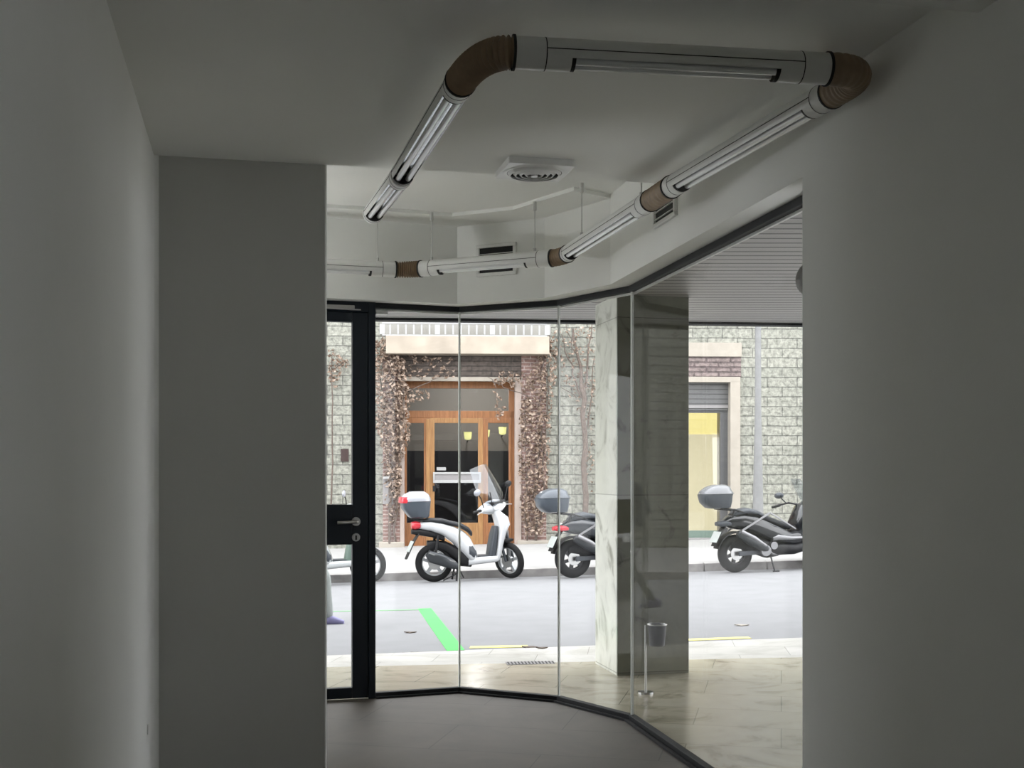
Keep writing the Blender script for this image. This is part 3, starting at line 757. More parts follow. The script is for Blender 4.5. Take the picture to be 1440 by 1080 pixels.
# grey box and white bar on brick
q0, q1 = F(538, 709, .14), F(552, 672, .14)
MB().box(q0[0], q1[0], -.14, -.07, q0[1], q1[1]).build('meter_panel', mt['grey'], bld, bevel=.006)['label'] = 'grey wall panel'
q0, q1 = F(538, 673.5, .2), F(547, 670, .2)
MB().box(q0[0], q1[0], -.2, -.13, q0[1], q1[1]).build('small_bar', mt['whitep'], bld)['label'] = 'small white bar'
q0, q1 = F(479, 649, .03), F(490, 631, .03)
MB().box(q0[0], q1[0], -.03, .01, q0[1], q1[1]).build('wall_plaque', M('plaque', (.035, .018, .016), .4), bld, bevel=.004)['label'] = 'small dark plaque'
q0, q1 = F(910, 501, .06), F(1043, 482, .06)
MB().box(q0[0], q1[0], -.06, .02, q0[1], q1[1]).build('window_head', mt['beige'], bld, bevel=.006)['label'] = 'beige stone band over the lit window'
q0, q1 = F(910, 530, .03), F(1042, 501, .03)
MB().box(q0[0], q1[0], -.03, .02, q0[1], q1[1]).build('brick_band', mt['pinkbrick'], bld)['label'] = 'rough pinkish brick band'
q0, q1 = F(909, 537, .06), F(1041, 530, .06)
MB().box(q0[0], q1[0], -.06, .3, q0[1], q1[1]).build('window_lintel', mt['beige'], bld, bevel=.006)
MB().box(fu(1027, .06), fu(1041, .06), -.06, .3, fz(760, 1034, .06), fz(536, 1034, .06)).build('window_jamb', mt['beige'], bld, bevel=.006)
MB().box(fu(909, .06), fu(923, .06), -.06, .3, fz(760, 915, .06), fz(536, 915, .06)).build('window_jamb', mt['beige'], bld, bevel=.006)
MB().box(fu(909, .06), fu(1041, .06), -.08, .3, BZ, fz(757, 975, .06)).build('window_plinth', mt['grey'], bld, bevel=.006)
q0, q1 = F(905, 440, .0), F(955, 418, 0)

# balcony railing
ra0, ra1 = F(536, 474, .42), F(768, 457, .42)
rail = thing('balcony_railing', 'white balcony railing on the slab above the entrance', 'railing', FM @ V((ra0[0] + ra1[0]) / 2, -.42, sl1[1]), (0, 0, FROT))
hw = (ra1[0] - ra0[0]) / 2; hh = ra1[1] - sl1[1]
MB().box(-hw, hw, -.02, .02, .0, .022).build('bottom_rail', mt['whitep'], rail)
MB().box(-hw, hw, -.025, .025, hh + .005, hh + .03).build('top_rail', mt['whitep'], rail)
for k in range(22):
    x = -hw + 2 * hw * k / 21; w = .05 if k % 7 == 0 else .015
    MB().box(x - w, x + w, -.015, .015, .03, hh).build('baluster', mt['whitep'], rail)

# entrance door
dY = .25
def E_(px, py): return F(px, py, -dY)
zs = fz(768, 650, -dY)
ent = thing('entrance_door', 'glazed wooden entrance door of the stone building', 'door', FM @ V(fu(645), dY, zs), (0, 0, FROT))
cx = fu(645)
def eb(px0, px1, py0, py1, y0, y1, mb=None):
    a = E_(px0, py1); b = E_(px1, py0); mb = mb or MB(); mb.box(a[0] - cx, b[0] - cx, y0, y1, a[1] - zs, b[1] - zs); return mb
mb = MB()
for a in ((567, 725, 535, 546), (567, 725, 578, 588), (567, 573, 546, 770), (716, 725, 546, 770), (599, 606, 588, 770), (678, 685, 588, 770)): eb(*a, -.04, .06, mb)
mb.build('door_frame', mt['wood'], ent, bevel=.008)
eb(573, 716, 546, 578, .0, .01).build('transom_pane', mt['dglass'], ent)
def leafp(px0, px1, st, name, mat, low):
    mb = MB()
    for a in ((px0, px0 + st, 588, 770), (px1 - st, px1, 588, 770), (px0 + st, px1 - st, 588, 595), (px0 + st, px1 - st, low, 770)): eb(*a, -.06, .02, mb)
    o = mb.build(name, mt[mat], ent, bevel=.006)
    eb(px0 + st, px1 - st, 595, low, -.015, -.005).build('pane', mt['dglass'], o)
    return o
leafp(570, 600, 3, 'side_leaf', 'wood', 735)
ml = leafp(605, 680, 7, 'door_leaf', 'woodl', 735)
leafp(684, 720, 3, 'side_leaf', 'wood', 735)
eb(600, 606, 589, 770, -.075, -.03).build('mullion', mt['woodl'], ent, bevel=.006)
mb = MB()
for a in ((610, 677, 664, 667), (610, 677, 675, 679), (610, 612.5, 667, 675), (674.5, 677, 667, 675)): eb(*a, -.14, -.09, mb)
ps = mb.build('push_bar', mt['whitep'], ml, bevel=.004); ps['label'] = 'white framed push bar'
sgn = eb(612.5, 674.5, 667, 675, -.12, -.105).build('push_plate', mt['grey'], ent); sgn['label'] = 'grey plate inside the push bar'
eb(615, 628, 657, 661.5, -.03, -.02).build('door_sticker', mt['whitep'], ml)['label'] = 'small white sticker on the glass'
eb(609.5, 613.5, 683, 691, -.075, -.055).build('lock_plate', mt['black'], ml)['label'] = 'small dark lock plate'
eb(700, 716, 745, 770, -.07, -.06).build('kick_plate', mt['grey'], ent)
# lamps inside the lobby
for px, py, lab, d_ in ((664, 613, 'yellow wall lamp glowing behind the door leaf', -1.9), (690, 610, 'yellow wall lamp glowing behind the narrow side leaf', -2.1), (714, 606, 'pale lamp glowing at the edge of the side leaf', -2.3)):
    a = F(px, py, d_)
    c = FM @ V(a[0], -d_, a[1])
    t = thing('wall_lamp', lab, 'lamp', c, (0, 0, FROT), 'lobby wall lamps')
    MB().tube([(0, 0, -.085), (0, 0, -.06), (0, 0, .085)], [.04, .075, .09], 18).build('lamp_shade', mt['sconce'], t, smooth=True)
    MB().bar((0, .0, -.10), (0, 3.18 + d_, -.10), .02, .02).build('bracket', mt['black'], t)

# lit shop window
sw = thing('shop_window', 'tall lit yellow shop window under a grey roller shutter', 'window', FM @ V(fu(975), .2, fz(760, 975)), (0, 0, FROT))
scx, szs = fu(975), fz(760, 975)
def wb(px0, px1, py0, py1, y0, y1, mb=None):
    a = F(px0, py1, -.2); b = F(px1, py0, -.2); mb = mb or MB(); mb.box(a[0] - scx, b[0] - scx, y0, y1, a[1] - szs, b[1] - szs); return mb
wb(922, 1027, 536, 577, -.06, .1).build('roller_shutter', mt['slats'], sw)['label'] = 'grey slatted roller shutter'
wb(922, 1027, 570, 574, -.075, -.05).build('shutter_bar', mt['grey'], sw)
mb = MB()
for a in ((922, 1027, 577, 580.5), (1013, 1027, 580.5, 757), (922, 936, 580.5, 757), (961, 965, 580.5, 757)): wb(*a, -.02, .08, mb)
wf = mb.build('window_frame', M('dark_window_frame', (.075, .075, .08), .4), sw, bevel=.006)
wb(933, 1016, 579, 747, .02, .03).build('pane', mt['dglass'] if False else glass_mat('shop_glass', (.92, .93, .92), 1.3), wf)
wb(936, 1013, 746, 757, -.01, .06).build('base_panel', mt['greenb'], sw)['label'] = 'green base panel'
mb = MB(); a, b = F(930, 757, -1.2), F(1020, 604, -1.2)
wb(915, 1045, 520, 608, 1.2, 1.25).build('upper_blind', mt['yellow'], sw)['label'] = 'bright yellow upper panel'
wb(915, 1045, 608, 775, 1.2, 1.25).build('lower_blind', mt['creamlit'], sw)['label'] = 'cream lower panel'
mb = MB()
xa, xb = F(922, 700, -.2)[0] - scx, F(1027, 700, -.2)[0] - scx; zt_ = F(975, 540, -.2)[1] - szs
mb.box(xa - .15, xa, .12, 1.3, -.6, zt_ + .3); mb.box(xb, xb + .15, .12, 1.3, -.6, zt_ + .3); mb.box(xa, xb, .12, 1.3, zt_ + .2, zt_ + .3); mb.box(xa, xb, .12, 1.3, -.6, .0)
mb.build('window_box', mt['beige'], sw)

# lamp post on the far pavement
pb = V((1066 - 720) / FP * 22.6, 22.6, 0); pb.z = wz(pb.x, pb.y)
t = thing('lamp_post', 'grey street lamp post tapering upwards before the stone wall', 'lamp post', pb)
MB().tube([(0, 0, 0), (0, 0, .25), (0, 0, .9), (0, 0, 2.6), (0, 0, 6.5)], [.12, .105, .095, .06, .05], 20).build('post', mt['pole'], t, smooth=True)
MB().tube([(0, 0, 0), (0, 0, .05), (0, 0, .12)], [.16, .16, .12], 20).build('base', mt['pole'], t, smooth=True)
MB().tube([(0, 0, 6.4), (0, -.3, 6.7), (0, -1.0, 6.8)], .03, 10).build('arm', mt['pole'], t, smooth=True)
MB().ell((0, -1.15, 6.76), .14, .3, .07).build('lamp_head', mt['pole'], t, smooth=True)

# ------------------------------------------------------------------ dry creepers
def poly_in(x, y, P):
    c = False; j = len(P) - 1
    for i in range(len(P)):
        if (P[i][1] > y) != (P[j][1] > y) and x < (P[j][0] - P[i][0]) * (y - P[i][1]) / (P[j][1] - P[i][1]) + P[i][0]: c = not c
        j = i
    return c
def creeper(label, regions, stems, base, size=(.035, .065)):
    t = thing('climbing_vine', label, 'creeper', FM @ V(base, -.1, wz((FM @ V(base, 0, 0)).x, 24.2)), (0, 0, FROT))
    mb = MB(); inv = t.matrix_basis.inverted()
    for P, n, d0, d1 in regions:
        x0, x1 = min(p[0] for p in P), max(p[0] for p in P); y0, y1 = min(p[1] for p in P), max(p[1] for p in P); k = 0
        while k < n:
            x, y = random.uniform(x0, x1), random.uniform(y0, y1)
            if not poly_in(x, y, P): continue
            k += 1
            d_ = random.uniform(d0, d1); a = F(x, y, d_); c = V(a[0], -d_, a[1])
            s = random.uniform(*size); rot = Euler((random.uniform(-1.1, 1.1) + PI / 2, random.uniform(-1, 1), random.uniform(-3.1, 3.1))).to_matrix()
            q = [(-s, 0, 0), (-s * .2, -s * .55, s * .22), (s, 0, 0), (-s * .2, s * .55, s * .22)]
            vs = [inv @ (FM @ (c + rot @ V(*p))) for p in q]
            mb._add(vs, [(0, 1, 2), (0, 2, 3)])
    f = mb.build('foliage', mt['leaf'], t)
    mb = MB()
    for pts, r0, r1 in stems:
        path = []
        for i, (x, y, d_) in enumerate(pts):
            a = F(x, y, d_); path.append(inv @ (FM @ V(a[0], -d_, a[1])))
        mb.tube(path, [lerp(r0, r1, i / (len(path) - 1)) for i in range(len(path))], 7)
    mb.build('vine_stem', mt['stem'], t, smooth=True)
def wig(x0, y0, x1, y1, n, amp, d0=.12, d1=.16):
    return [(lerp(x0, x1, k / n) + random.uniform(-amp, amp), lerp(y0, y1, k / n), random.uniform(d0, d1)) for k in range(n + 1)]
creeper('dry brown creeper on the brick pilaster nearest the black door post',
    [([(526, 480), (545, 470), (552, 500), (568, 505), (575, 560), (574, 620), (564, 650), (562, 690), (552, 700), (540, 640), (528, 600)], 1150, .10, .34),
     ([(538, 640), (564, 640), (561, 735), (548, 735), (541, 700)], 160, .10, .2),
     ([(560, 495), (640, 505), (640, 532), (565, 532)], 90, .1, .25),
     ([(570, 548), (600, 546), (606, 560), (572, 566)], 36, .1, .3)],
    [(wig(550, 765, 552, 480, 12, 3), .03, .012), (wig(556, 765, 562, 500, 12, 4), .022, .01), (wig(545, 700, 536, 480, 8, 4), .018, .008), (wig(558, 560, 640, 520, 9, 5, .12, .3), .012, .005), (wig(562, 520, 600, 536, 6, 3, .1, .3), .008, .004)], fu(552))
creeper('dry brown creeper on the brick pilaster behind the dark top box',
    [([(770, 478), (782, 462), (786, 500), (776, 560), (772, 640), (768, 700), (764, 752), (735, 752), (731, 700), (728, 640), (732, 570), (745, 520)], 1050, .10, .34),
     ([(700, 520), (742, 525), (740, 545), (690, 540)], 70, .1, .25),
     ([(690, 550), (700, 548), (712, 585), (698, 592)], 22, .15, .3)],
    [(wig(750, 765, 762, 480, 12, 4), .03, .012), (wig(742, 765, 738, 560, 10, 3), .02, .008), (wig(760, 740, 776, 470, 10, 4), .018, .008), (wig(742, 560, 680, 530, 8, 5, .12, .3), .012, .005), (wig(694, 535, 704, 590, 5, 2, .2, .3), .006, .003)], fu(750))
creeper('nearly bare twisting creeper on the stone wall beside the pillar',
    [([(786, 462), (836, 458), (838, 560), (822, 600), (800, 560), (790, 530)], 230, .06, .2), ([(815, 560), (834, 560), (834, 690), (820, 700)], 60, .06, .16)],
    [(wig(824, 765, 820, 540, 10, 2), .065, .05), (wig(820, 560, 806, 462, 7, 3), .045, .018), (wig(822, 545, 832, 455, 6, 2), .026, .01), (wig(818, 560, 788, 470, 8, 3), .022, .008), (wig(814, 520, 796, 455, 6, 3), .014, .006), (wig(826, 600, 836, 500, 6, 2), .018, .007), (wig(812, 560, 790, 545, 4, 2), .012, .006)], fu(824), (.025, .05))
creeper('small tuft of dry creeper seen through the door glass',
    [([(462, 488), (470, 492), (480, 503), (492, 506), (488, 518), (478, 516), (480, 532), (468, 536), (462, 530)], 75, .05, .2), ([(464, 530), (474, 532), (472, 548), (464, 548)], 10, .05, .15)],
    [(wig(466, 760, 466, 500, 12, 1.5), .02, .01), (wig(466, 520, 486, 508, 4, 2), .01, .005)], fu(466))

# ------------------------------------------------------------------ scooters
def wheel(root, c, r, rim, XF=None, name='wheel', w=.055, spokes=5):
    mb = MB(); mb.torus(c, r - w, w, w * .95, 40, 14); ty = mb.build(name, mt['tyre'], root, smooth=True, xf=XF)
    mb = MB(); mb.torus(c, r - 2 * w + .012, .016, .04, 36, 10); mb.disc(c, .05, .10, 20)
    c = Vector(c)
    for k in range(spokes):
        a = 2 * PI * k / spokes + .3; dd = V(math.cos(a), 0, math.sin(a)); mb.bar(c + dd * .03, c + dd * (r - 2 * w + .015), .045, .05, V(0, 1, 0))
    mb.build('rim', rim, ty, smooth=True, xf=XF)
    mb = MB(); mb.disc(c + V(0, -.055, 0), .10, .006, 28); mb.build('brake_disc', mt['steel'], ty, smooth=True, xf=XF)
    return ty
def place(root_px, x_px, yaw, py_ground_local=0):
    pass
def city_scooter(label, X, Y, yaw, body, screen=True, box=True, steer=-56, inner='gplas', group=None):
    z = rz(X, Y)
    t = thing('motor_scooter', label, 'motor scooter', (X, Y, z), (0, -math.atan(TILT), yaw), group)
    b = mt[body]
    # steering assembly
    ax0, ax1 = V(.985, 0, 1.0), V(1.13, 0, .285)
    SM = Matrix.Translation(ax0) @ Matrix.Rotation(R(steer), 4, (ax0 - ax1).normalized()) @ Matrix.Translation(-ax0)
    wheel(t, (0, 0, .285), .285, mt['rimm'], name='rear_wheel'); fw = wheel(t, (1.16, 0, .28), .28, mt['rimm'], SM, 'front_wheel', .048)
    mb = MB()
    for s in (-1, 1): mb.tube([V(1.02, s * .085, .80), V(1.17, s * .085, .28)], [.028, .022], 12)
    mb.tube([V(.985, 0, 1.05), V(1.04, 0, .72)], .03, 12)
    mb.build('front_fork', mt['gplas'], t, smooth=True, xf=SM)
    mb = MB(); L = []
    for k in range(9):
        a = R(82 + 62 * k / 8); c = V(1.16 + .31 * math.cos(a), 0, .28 + .31 * math.sin(a)); L.append((c, V(0, .085, 0), V(math.cos(a), 0, math.sin(a)) * .022))
    mb.se(L, 14, 3); mb.build('front_fender', mt['plas'], t, smooth=True, xf=SM)
    # headset with light
    mb = MB(); mb.se([(V(.93 - .05 * abs(s) , s * .27, 1.07 + .02 * (1 - abs(s))), V(.065 + .075 * (1 - abs(s)), 0, 0), V(0, 0, .03 + .075 * (1 - s * s))) for s in (-1, -.8, -.5, -.2, .2, .5, .8, 1)], 18, 2.4)
    mb.build('headset', b, t, smooth=True, xf=SM)
    mb = MB(); mb.ell((1.035, 0, 1.09), .035, .13, .05); mb.build('headlamp', mt['lamp'], t, smooth=True, xf=SM)
    mb = MB(); mb.se([(V(.95, s * .13, 1.155), V(.10, 0, .01), V(0, 0, .022)) for s in (-1, -.5, 0, .5, 1)], 14, 2.5); mb.build('dashboard', mt['plas'], t, smooth=True, xf=SM)
    for s in (-1, 1):
        mb = MB(); mb.tube([V(.9, s * .25, 1.08), V(.86, s * .40, 1.07)], .019, 12); mb.build('grip', mt['plas'], t, smooth=True, xf=SM)
        mb = MB(); mb.tube([V(.95, s * .25, 1.075), V(.94, s * .40, 1.045)], .007, 8); mb.build('brake_lever', mt['whitep'] if body == 'scw' else mt['steel'], t, smooth=True, xf=SM)
        mb = MB(); mb.tube([V(.93, s * .24, 1.12), V(.94, s * .30, 1.28), V(.93, s * .33, 1.33)], .008, 8); ms = mb.build('mirror_stem', mt['plas'], t, smooth=True, xf=SM)
        mb = MB(); mb.ell((.93, s * .36, 1.37), .022, .075, .05); mb.build('mirror', mt['lid'] if s < 0 else mt['plas'], ms, smooth=True, xf=SM)
    if screen:
        mb = MB(); rings = []
        for k in range(9):
            zz = k / 8; w = .27 * (1 - .30 * zz ** 2.2) * (.62 + .38 * min(1, zz * 4)); row = []
            for i in range(11):
                s = -1 + 2 * i / 10; row.append(V(1.06 - .30 * zz - .10 * s * s, s * w, 1.12 + .60 * zz - .05 * s * s * zz))
            rings.append(row + [p + V(-.004, 0, 0) for p in row[::-1]])
        mb.rings(rings); mb.build('windscreen', mt['screen'], t, smooth=True, xf=SM)['label'] = 'tall clear windscreen'
        for s in (-1, 1): MB().tube([V(1.0, s * .12, 1.12), V(.98, s * .13, 1.34)], .007, 8).build('screen_bracket', mt['plas'], t, smooth=True, xf=SM)
    # bodywork
    mb = MB(); mb.loftz([(.30, .90, .99, .14), (.36, .92, 1.01, .155), (.55, .94, 1.05, .18), (.72, .96, 1.10, .20), (.82, .95, 1.16, .195), (.93, .92, 1.14, .16), (1.01, .90, 1.04, .11), (1.06, .89, .99, .085)], 22, 2.7)
    mb.build('leg_shield', b, t, smooth=True)
    mb = MB(); mb.loftz([(.34, .80, .93, .13), (.5, .83, .95, .15), (.68, .87, .965, .155), (.80, .915, .965, .14)], 20, 3); mb.build('inner_shield', mt[inner], t, smooth=True)
    mb = MB(); mb.loftx([(.50, .22, .36, .12), (.60, .235, .36, .155), (.80, .25, .365, .165), (.93, .26, .37, .155), (.99, .29, .38, .12)], 20, 3.5); mb.build('floorboard', b, t, smooth=True)
    mb = MB(); mb.box(.60, .93, -.13, .13, .362, .374); mb.build('foot_mat', mt['gplas'], t, bevel=.003)
    mb = MB(); mb.loftx([(-.28, .80, .87, .05), (-.20, .79, .90, .10), (-.05, .755, .905, .145), (.12, .69, .875, .17), (.28, .57, .83, .18), (.42, .40, .76, .18), (.53, .27, .66, .17), (.60, .24, .52, .15), (.64, .24, .40, .12)], 22, 2.9)
    mb.build('body_panel', b, t, smooth=True)
    mb = MB(); mb.loftx([(.50, .35, .60, .178), (.56, .30, .57, .172), (.62, .29, .46, .142)], 16, 3); mb.build('side_vent', mt['gplas'], t, smooth=True)
    mb = MB(); mb.loftx([(-.17, .885, .935, .08), (-.05, .89, .955, .125), (.12, .87, .945, .15), (.25, .835, .905, .15), (.40, .79, .87, .15), (.52, .72, .80, .13), (.57, .66, .74, .09)], 20, 2.6); mb.build('seat', mt['seat'], t, smooth=True)
    mb = MB(); mb.loftx([(-.33, .80, .90, .05), (-.28, .785, .915, .09), (-.21, .80, .90, .105)], 16, 3); mb.build('tail_light', mt['red'], t, smooth=True)['label'] = 'red tail light'
    mb = MB(); mb.loftx([(-.33, .72, .79, .05), (-.22, .70, .80, .08), (-.02, .66, .77, .10), (.15, .60, .70, .10)], 16, 3); mb.build('undertray', mt['plas'], t, smooth=True)
    # rear fender, plate
    mb = MB(); mb.se([(V(-.22, 0, .74), V(0, .075, 0), V(.03, 0, .02)), (V(-.32, 0, .58), V(0, .09, 0), V(.018, 0, .01)), (V(-.42, 0, .36), V(0, .085, 0), V(.012, 0, .006))], 12, 4); fd = mb.build('rear_fender', mt['plas'], t, smooth=True)
    mb = MB(); mb.box(-.008, .004, -.11, .11, -.085, .085); mb.xf(Matrix.Translation((-.355, 0, .54)) @ Matrix.Rotation(R(26), 4, 'Y')); mb.build('licence_plate', mt['plate'], t, bevel=.003)['label'] = 'white licence plate'
    mb = MB(); mb.loftx([(-.10, .30, .62, .05), (.02, .50, .62, .06), (.18, .42, .60, .07), (.38, .22, .50, .12), (.55, .20, .40, .12)], 14, 3); mb.build('engine', mt['plas'], t, smooth=True)
    for s in (-1, 1):
        mb = MB(); mb.tube([V(-.02, s * .12, .32), V(.05, s * .12, .70)], .022, 10); mb.build('shock_absorber', mt['plas'], t, smooth=True)
    # exhaust on the near side
    mb = MB(); mb.se([(V(-.13, -.15, .43), V(0, .045, 0), V(.02, 0, .035)), (V(-.10, -.155, .395), V(0, .06, 0), V(.0, 0, .09)), (V(.10, -.155, .33), V(0, .062, 0), V(0, 0, .095)), (V(.26, -.15, .265), V(0, .055, 0), V(0, 0, .075)), (V(.33, -.14, .235), V(0, .03, 0), V(0, 0, .04))], 18, 3.2)
    ex = mb.build('exhaust', mt['muff'], t, smooth=True); ex['label'] = 'dark grey exhaust silencer'
    mb = MB(); mb.bar((-.12, -.21, .45), (.28, -.2, .30), .012, .02); mb.build('heat_shield', mt['steel'], ex)
    mb = MB()
    for s in (-1, 1): mb.tube([V(.34, s * .10, .25), V(.30, s * .15, .015)], .014, 8); mb.tube([V(.34, s * .10, .22), V(.42, s * .12, .05)], .010, 8)
    mb.tube([V(.30, -.15, .12), V(.30, .15, .12)], .012, 8); mb.tube([V(.31, -.15, .12), V(.10, -.16, .03)], .009, 8)
    mb.build('centre_stand', mt['plas'], t, smooth=True)
    if box:
        mb = MB(); mb.loftz([(.955, -.33, -.09, .13), (.98, -.37, -.07, .16), (1.10, -.46, -.055, .185), (1.20, -.48, -.045, .19)], 24, 4); bx_ = mb.build('top_box', mt['bluep'], t, smooth=True)
        mb = MB(); mb.loftz([(1.205, -.49, -.04, .195), (1.25, -.485, -.045, .19), (1.31, -.43, -.075, .165), (1.35, -.34, -.14, .11)], 24, 3.2); mb.build('box_lid', mt['lid'], bx_, smooth=True)
        mb = MB(); mb.loftz([(1.185, -.50, -.33, .175), (1.22, -.505, -.33, .18), (1.275, -.485, -.36, .16)], 20, 4); mb.build('box_reflector', mt['red'], bx_, smooth=True)
        mb = MB(); mb.bar((-.35, -.08, .95), (.0, -.08, .90), .02, .02); mb.bar((-.35, .08, .95), (.0, .08, .90), .02, .02); mb.build('rack', mt['plas'], t)
    return t
def maxi_scooter(label, X, Y, yaw, body, sil, lid, steer=12, group=None):
    z = rz(X, Y)
    t = thing('motor_scooter', label, 'motor scooter', (X, Y, z), (0, -math.atan(TILT), yaw), group)
    b = mt[body]
    ax0, ax1 = V(1.22, 0, 1.0), V(1.50, 0, .28)
    SM = Matrix.Translation(ax0) @ Matrix.Rotation(R(steer), 4, (ax0 - ax1).normalized()) @ Matrix.Translation(-ax0)
    wheel(t, (0, 0, .29), .29, mt['rimd'], name='rear_wheel', w=.072, spokes=6); wheel(t, (1.52, 0, .28), .28, mt['rimd'], SM, 'front_wheel', .06, 6)
    mb = MB()
    for s in (-1, 1): mb.tube([V(1.32, s * .10, .78), V(1.52, s * .10, .28)], [.03, .024], 12)
    mb.build('front_fork', mt['plas'], t, smooth=True, xf=SM)
    L = []
    for k in range(9):
        a = R(25 + 120 * k / 8); L.append((V(1.52 + .32 * math.cos(a), 0, .28 + .32 * math.sin(a)), V(0, .095, 0), V(math.cos(a), 0, math.sin(a)) * .022))
    mb = MB(); mb.se(L, 14, 3); mb.build('front_fender', b, t, smooth=True, xf=SM)
    # handlebar, mirrors
    mb = MB()
    for s in (-1, 1): mb.tube([V(1.15, s * .05, 1.0), V(1.10, s * .20, 1.04), V(.98, s * .40, 1.0)], .014, 10)
    mb.build('handlebar', mt['plas'], t, smooth=True, xf=SM)
    for s in (-1, 1):
        mb = MB(); mb.tube([V(1.02, s * .31, 1.012), V(.955, s * .43, .985)], .021, 12); mb.build('grip', mt['plas'], t, smooth=True, xf=SM)
        mb = MB(); mb.tube([V(1.10, s * .30, 1.02), V(1.0, s * .42, .97)], .007, 8); mb.build('brake_lever', mt['steel'], t, smooth=True, xf=SM)
        mb = MB(); mb.tube([V(1.10, s * .25, 1.03), V(1.06, s * .32, 1.12), V(1.08, s * .38, 1.15)], .010, 8); ms = mb.build('mirror_stem', mt['plas'], t, smooth=True, xf=SM)
        mb = MB(); mb.ell((1.09, s * .40, 1.165), .06, .09, .05); mb.build('mirror', mt['gplas'], ms, smooth=True, xf=SM)
    # bodywork
    mb = MB(); mb.loftx([(1.02, .35, .80, .17), (1.12, .33, 1.0, .20), (1.25, .36, 1.06, .25), (1.42, .5, 1.02, .24), (1.56, .62, .92, .18), (1.66, .68, .82, .08)], 22, 2.8); mb.build('front_fairing', b, t, smooth=True)
    mb = MB(); mb.loftx([(1.50, .70, .84, .20), (1.60, .72, .82, .15)], 16, 3); mb.build('headlamp', mt['lamp'], t, smooth=True)
    mb = MB(); rings = []
    for k in range(7):
        zz = k / 6; w = .22 * (1 - .4 * zz * zz); row = [V(1.42 - .28 * zz - .06 * s * s, s * w, .98 + .42 * zz) for s in [-1 + 2 * i / 8 for i in range(9)]]
        rings.append(row + [p + V(-.004, 0, 0) for p in row[::-1]])
    mb.rings(rings); mb.build('windscreen', mt['screen'], t, smooth=True)
    mb = MB(); mb.loftx([(-.20, .72, .80, .06), (-.10, .68, .87, .12), (.10, .64, .90, .17), (.30, .56, .88, .19), (.50, .48, .80, .20), (.72, .40, .70, .20), (.90, .36, .60, .19), (1.05, .36, .62, .19)], 22, 2.8); mb.build('body_panel', b, t, smooth=True)
    mb = MB(); mb.loftx([(-.06, .85, .90, .08), (.02, .87, .96, .13), (.18, .88, .985, .16), (.33, .86, .95, .165), (.44, .80, .88, .16)], 20, 2.7); mb.build('passenger_seat', mt['gplas'], t, smooth=True)
    mb = MB(); mb.loftx([(.40, .78, .92, .15), (.48, .76, .87, .165), (.66, .70, .80, .165), (.82, .64, .75, .14), (.92, .62, .70, .09)], 20, 2.7); mb.build('rider_seat', mt['seat'], t, smooth=True)
    mb = MB()
    for s in (-1, 1): mb.bar((-.02, s * .185, .62), (.50, s * .205, .90), .012, .03); mb.bar((.50, s * .21, .90), (.95, s * .195, .64), .012, .022)
    mb.build('side_trim', mt['muffs'], t, bevel=.003)['label'] = 'pale side trim line'
    mb = MB(); mb.loftx([(.55, .26, .42, .17), (.70, .24, .44, .215), (.95, .24, .42, .225), (1.12, .28, .46, .215), (1.22, .36, .5, .18)], 20, 3.2); mb.build('floorboard', mt['plas'], t, smooth=True)
    mb = MB(); mb.loftx([(.56, .44, .56, .19), (.64, .44, .60, .215), (.85, .44, .56, .225), (1.08, .46, .54, .22), (1.20, .48, .54, .2)], 18, 2.6); mb.build('foot_panel', mt[sil], t, smooth=True)['label'] = 'silver grey foot panel'
    mb = MB(); mb.loftx([(-.31, .72, .78, .05), (-.22, .70, .80, .10), (-.08, .71, .79, .12)], 16, 3); mb.build('tail_light', mt['red'] if body == 'scg' else mt['gplas'], t, smooth=True)
    mb = MB(); mb.loftx([(-.08, .34, .52, .06), (.10, .34, .58, .085), (.30, .28, .56, .12), (.52, .20, .50, .15), (.70, .22, .44, .14)], 14, 3); mb.build('engine', mt['plas'], t, smooth=True)
    # exhaust, diagonal silencer
    mb = MB(); p0, p1 = V(-.03, -.20, .60), V(.40, -.20, .37); ddn = (p1 - p0).normalized(); up = V(-ddn.z, 0, ddn.x) * -1
    mb.se([(p0 - ddn * .03, V(0, .04, 0), up * .035), (p0, V(0, .065, 0), up * .06), (p0 + ddn * .25, V(0, .075, 0), up * .085), (p1, V(0, .06, 0), up * .06), (p1 + ddn * .06, V(0, .03, 0), up * .03)], 18, 2.8)
    ex = mb.build('exhaust', mt['muff'], t, smooth=True)
    mb = MB(); mb.se([(p0 + V(0, -.05, .04), V(0, .03, 0), up * .03), (p0 + ddn * .25 + V(0, -.05, .05), V(0, .035, 0), up * .035), (p1 + V(0, -.04, .03), V(0, .02, 0), up * .025)], 14, 3); mb.build('heat_shield', mt['muffs'], ex, smooth=True)['label'] = 'silver heat shield'
    mb = MB(); mb.tube([p1, V(.55, -.17, .27), V(.68, -.10, .25)], .022, 10); mb.build('exhaust_pipe', mt['muffs'], ex, smooth=True)
    mb = MB(); mb.disc((.42, -.19, .33), .085, .05, 24); mb.disc((.56, -.19, .40), .06, .05, 24); mb.build('engine_cover', mt['muffs'], t, smooth=True)
    # swing arm, mudguard, plate
    mb = MB(); mb.bar((0, -.12, .29), (.5, -.12, .31), .04, .07); mb.bar((0, .12, .29), (.5, .12, .31), .04, .07); mb.build('swing_arm', mt['gplas'], t, bevel=.01)
    L = []
    for k in range(8):
        a = R(80 + 85 * k / 7); L.append((V(.325 * math.cos(a), 0, .29 + .325 * math.sin(a)), V(0, .09, 0), V(math.cos(a), 0, math.sin(a)) * .016))
    mb = MB(); mb.se(L, 12, 3.5); mb.build('rear_fender', mt['plas'], t, smooth=True)
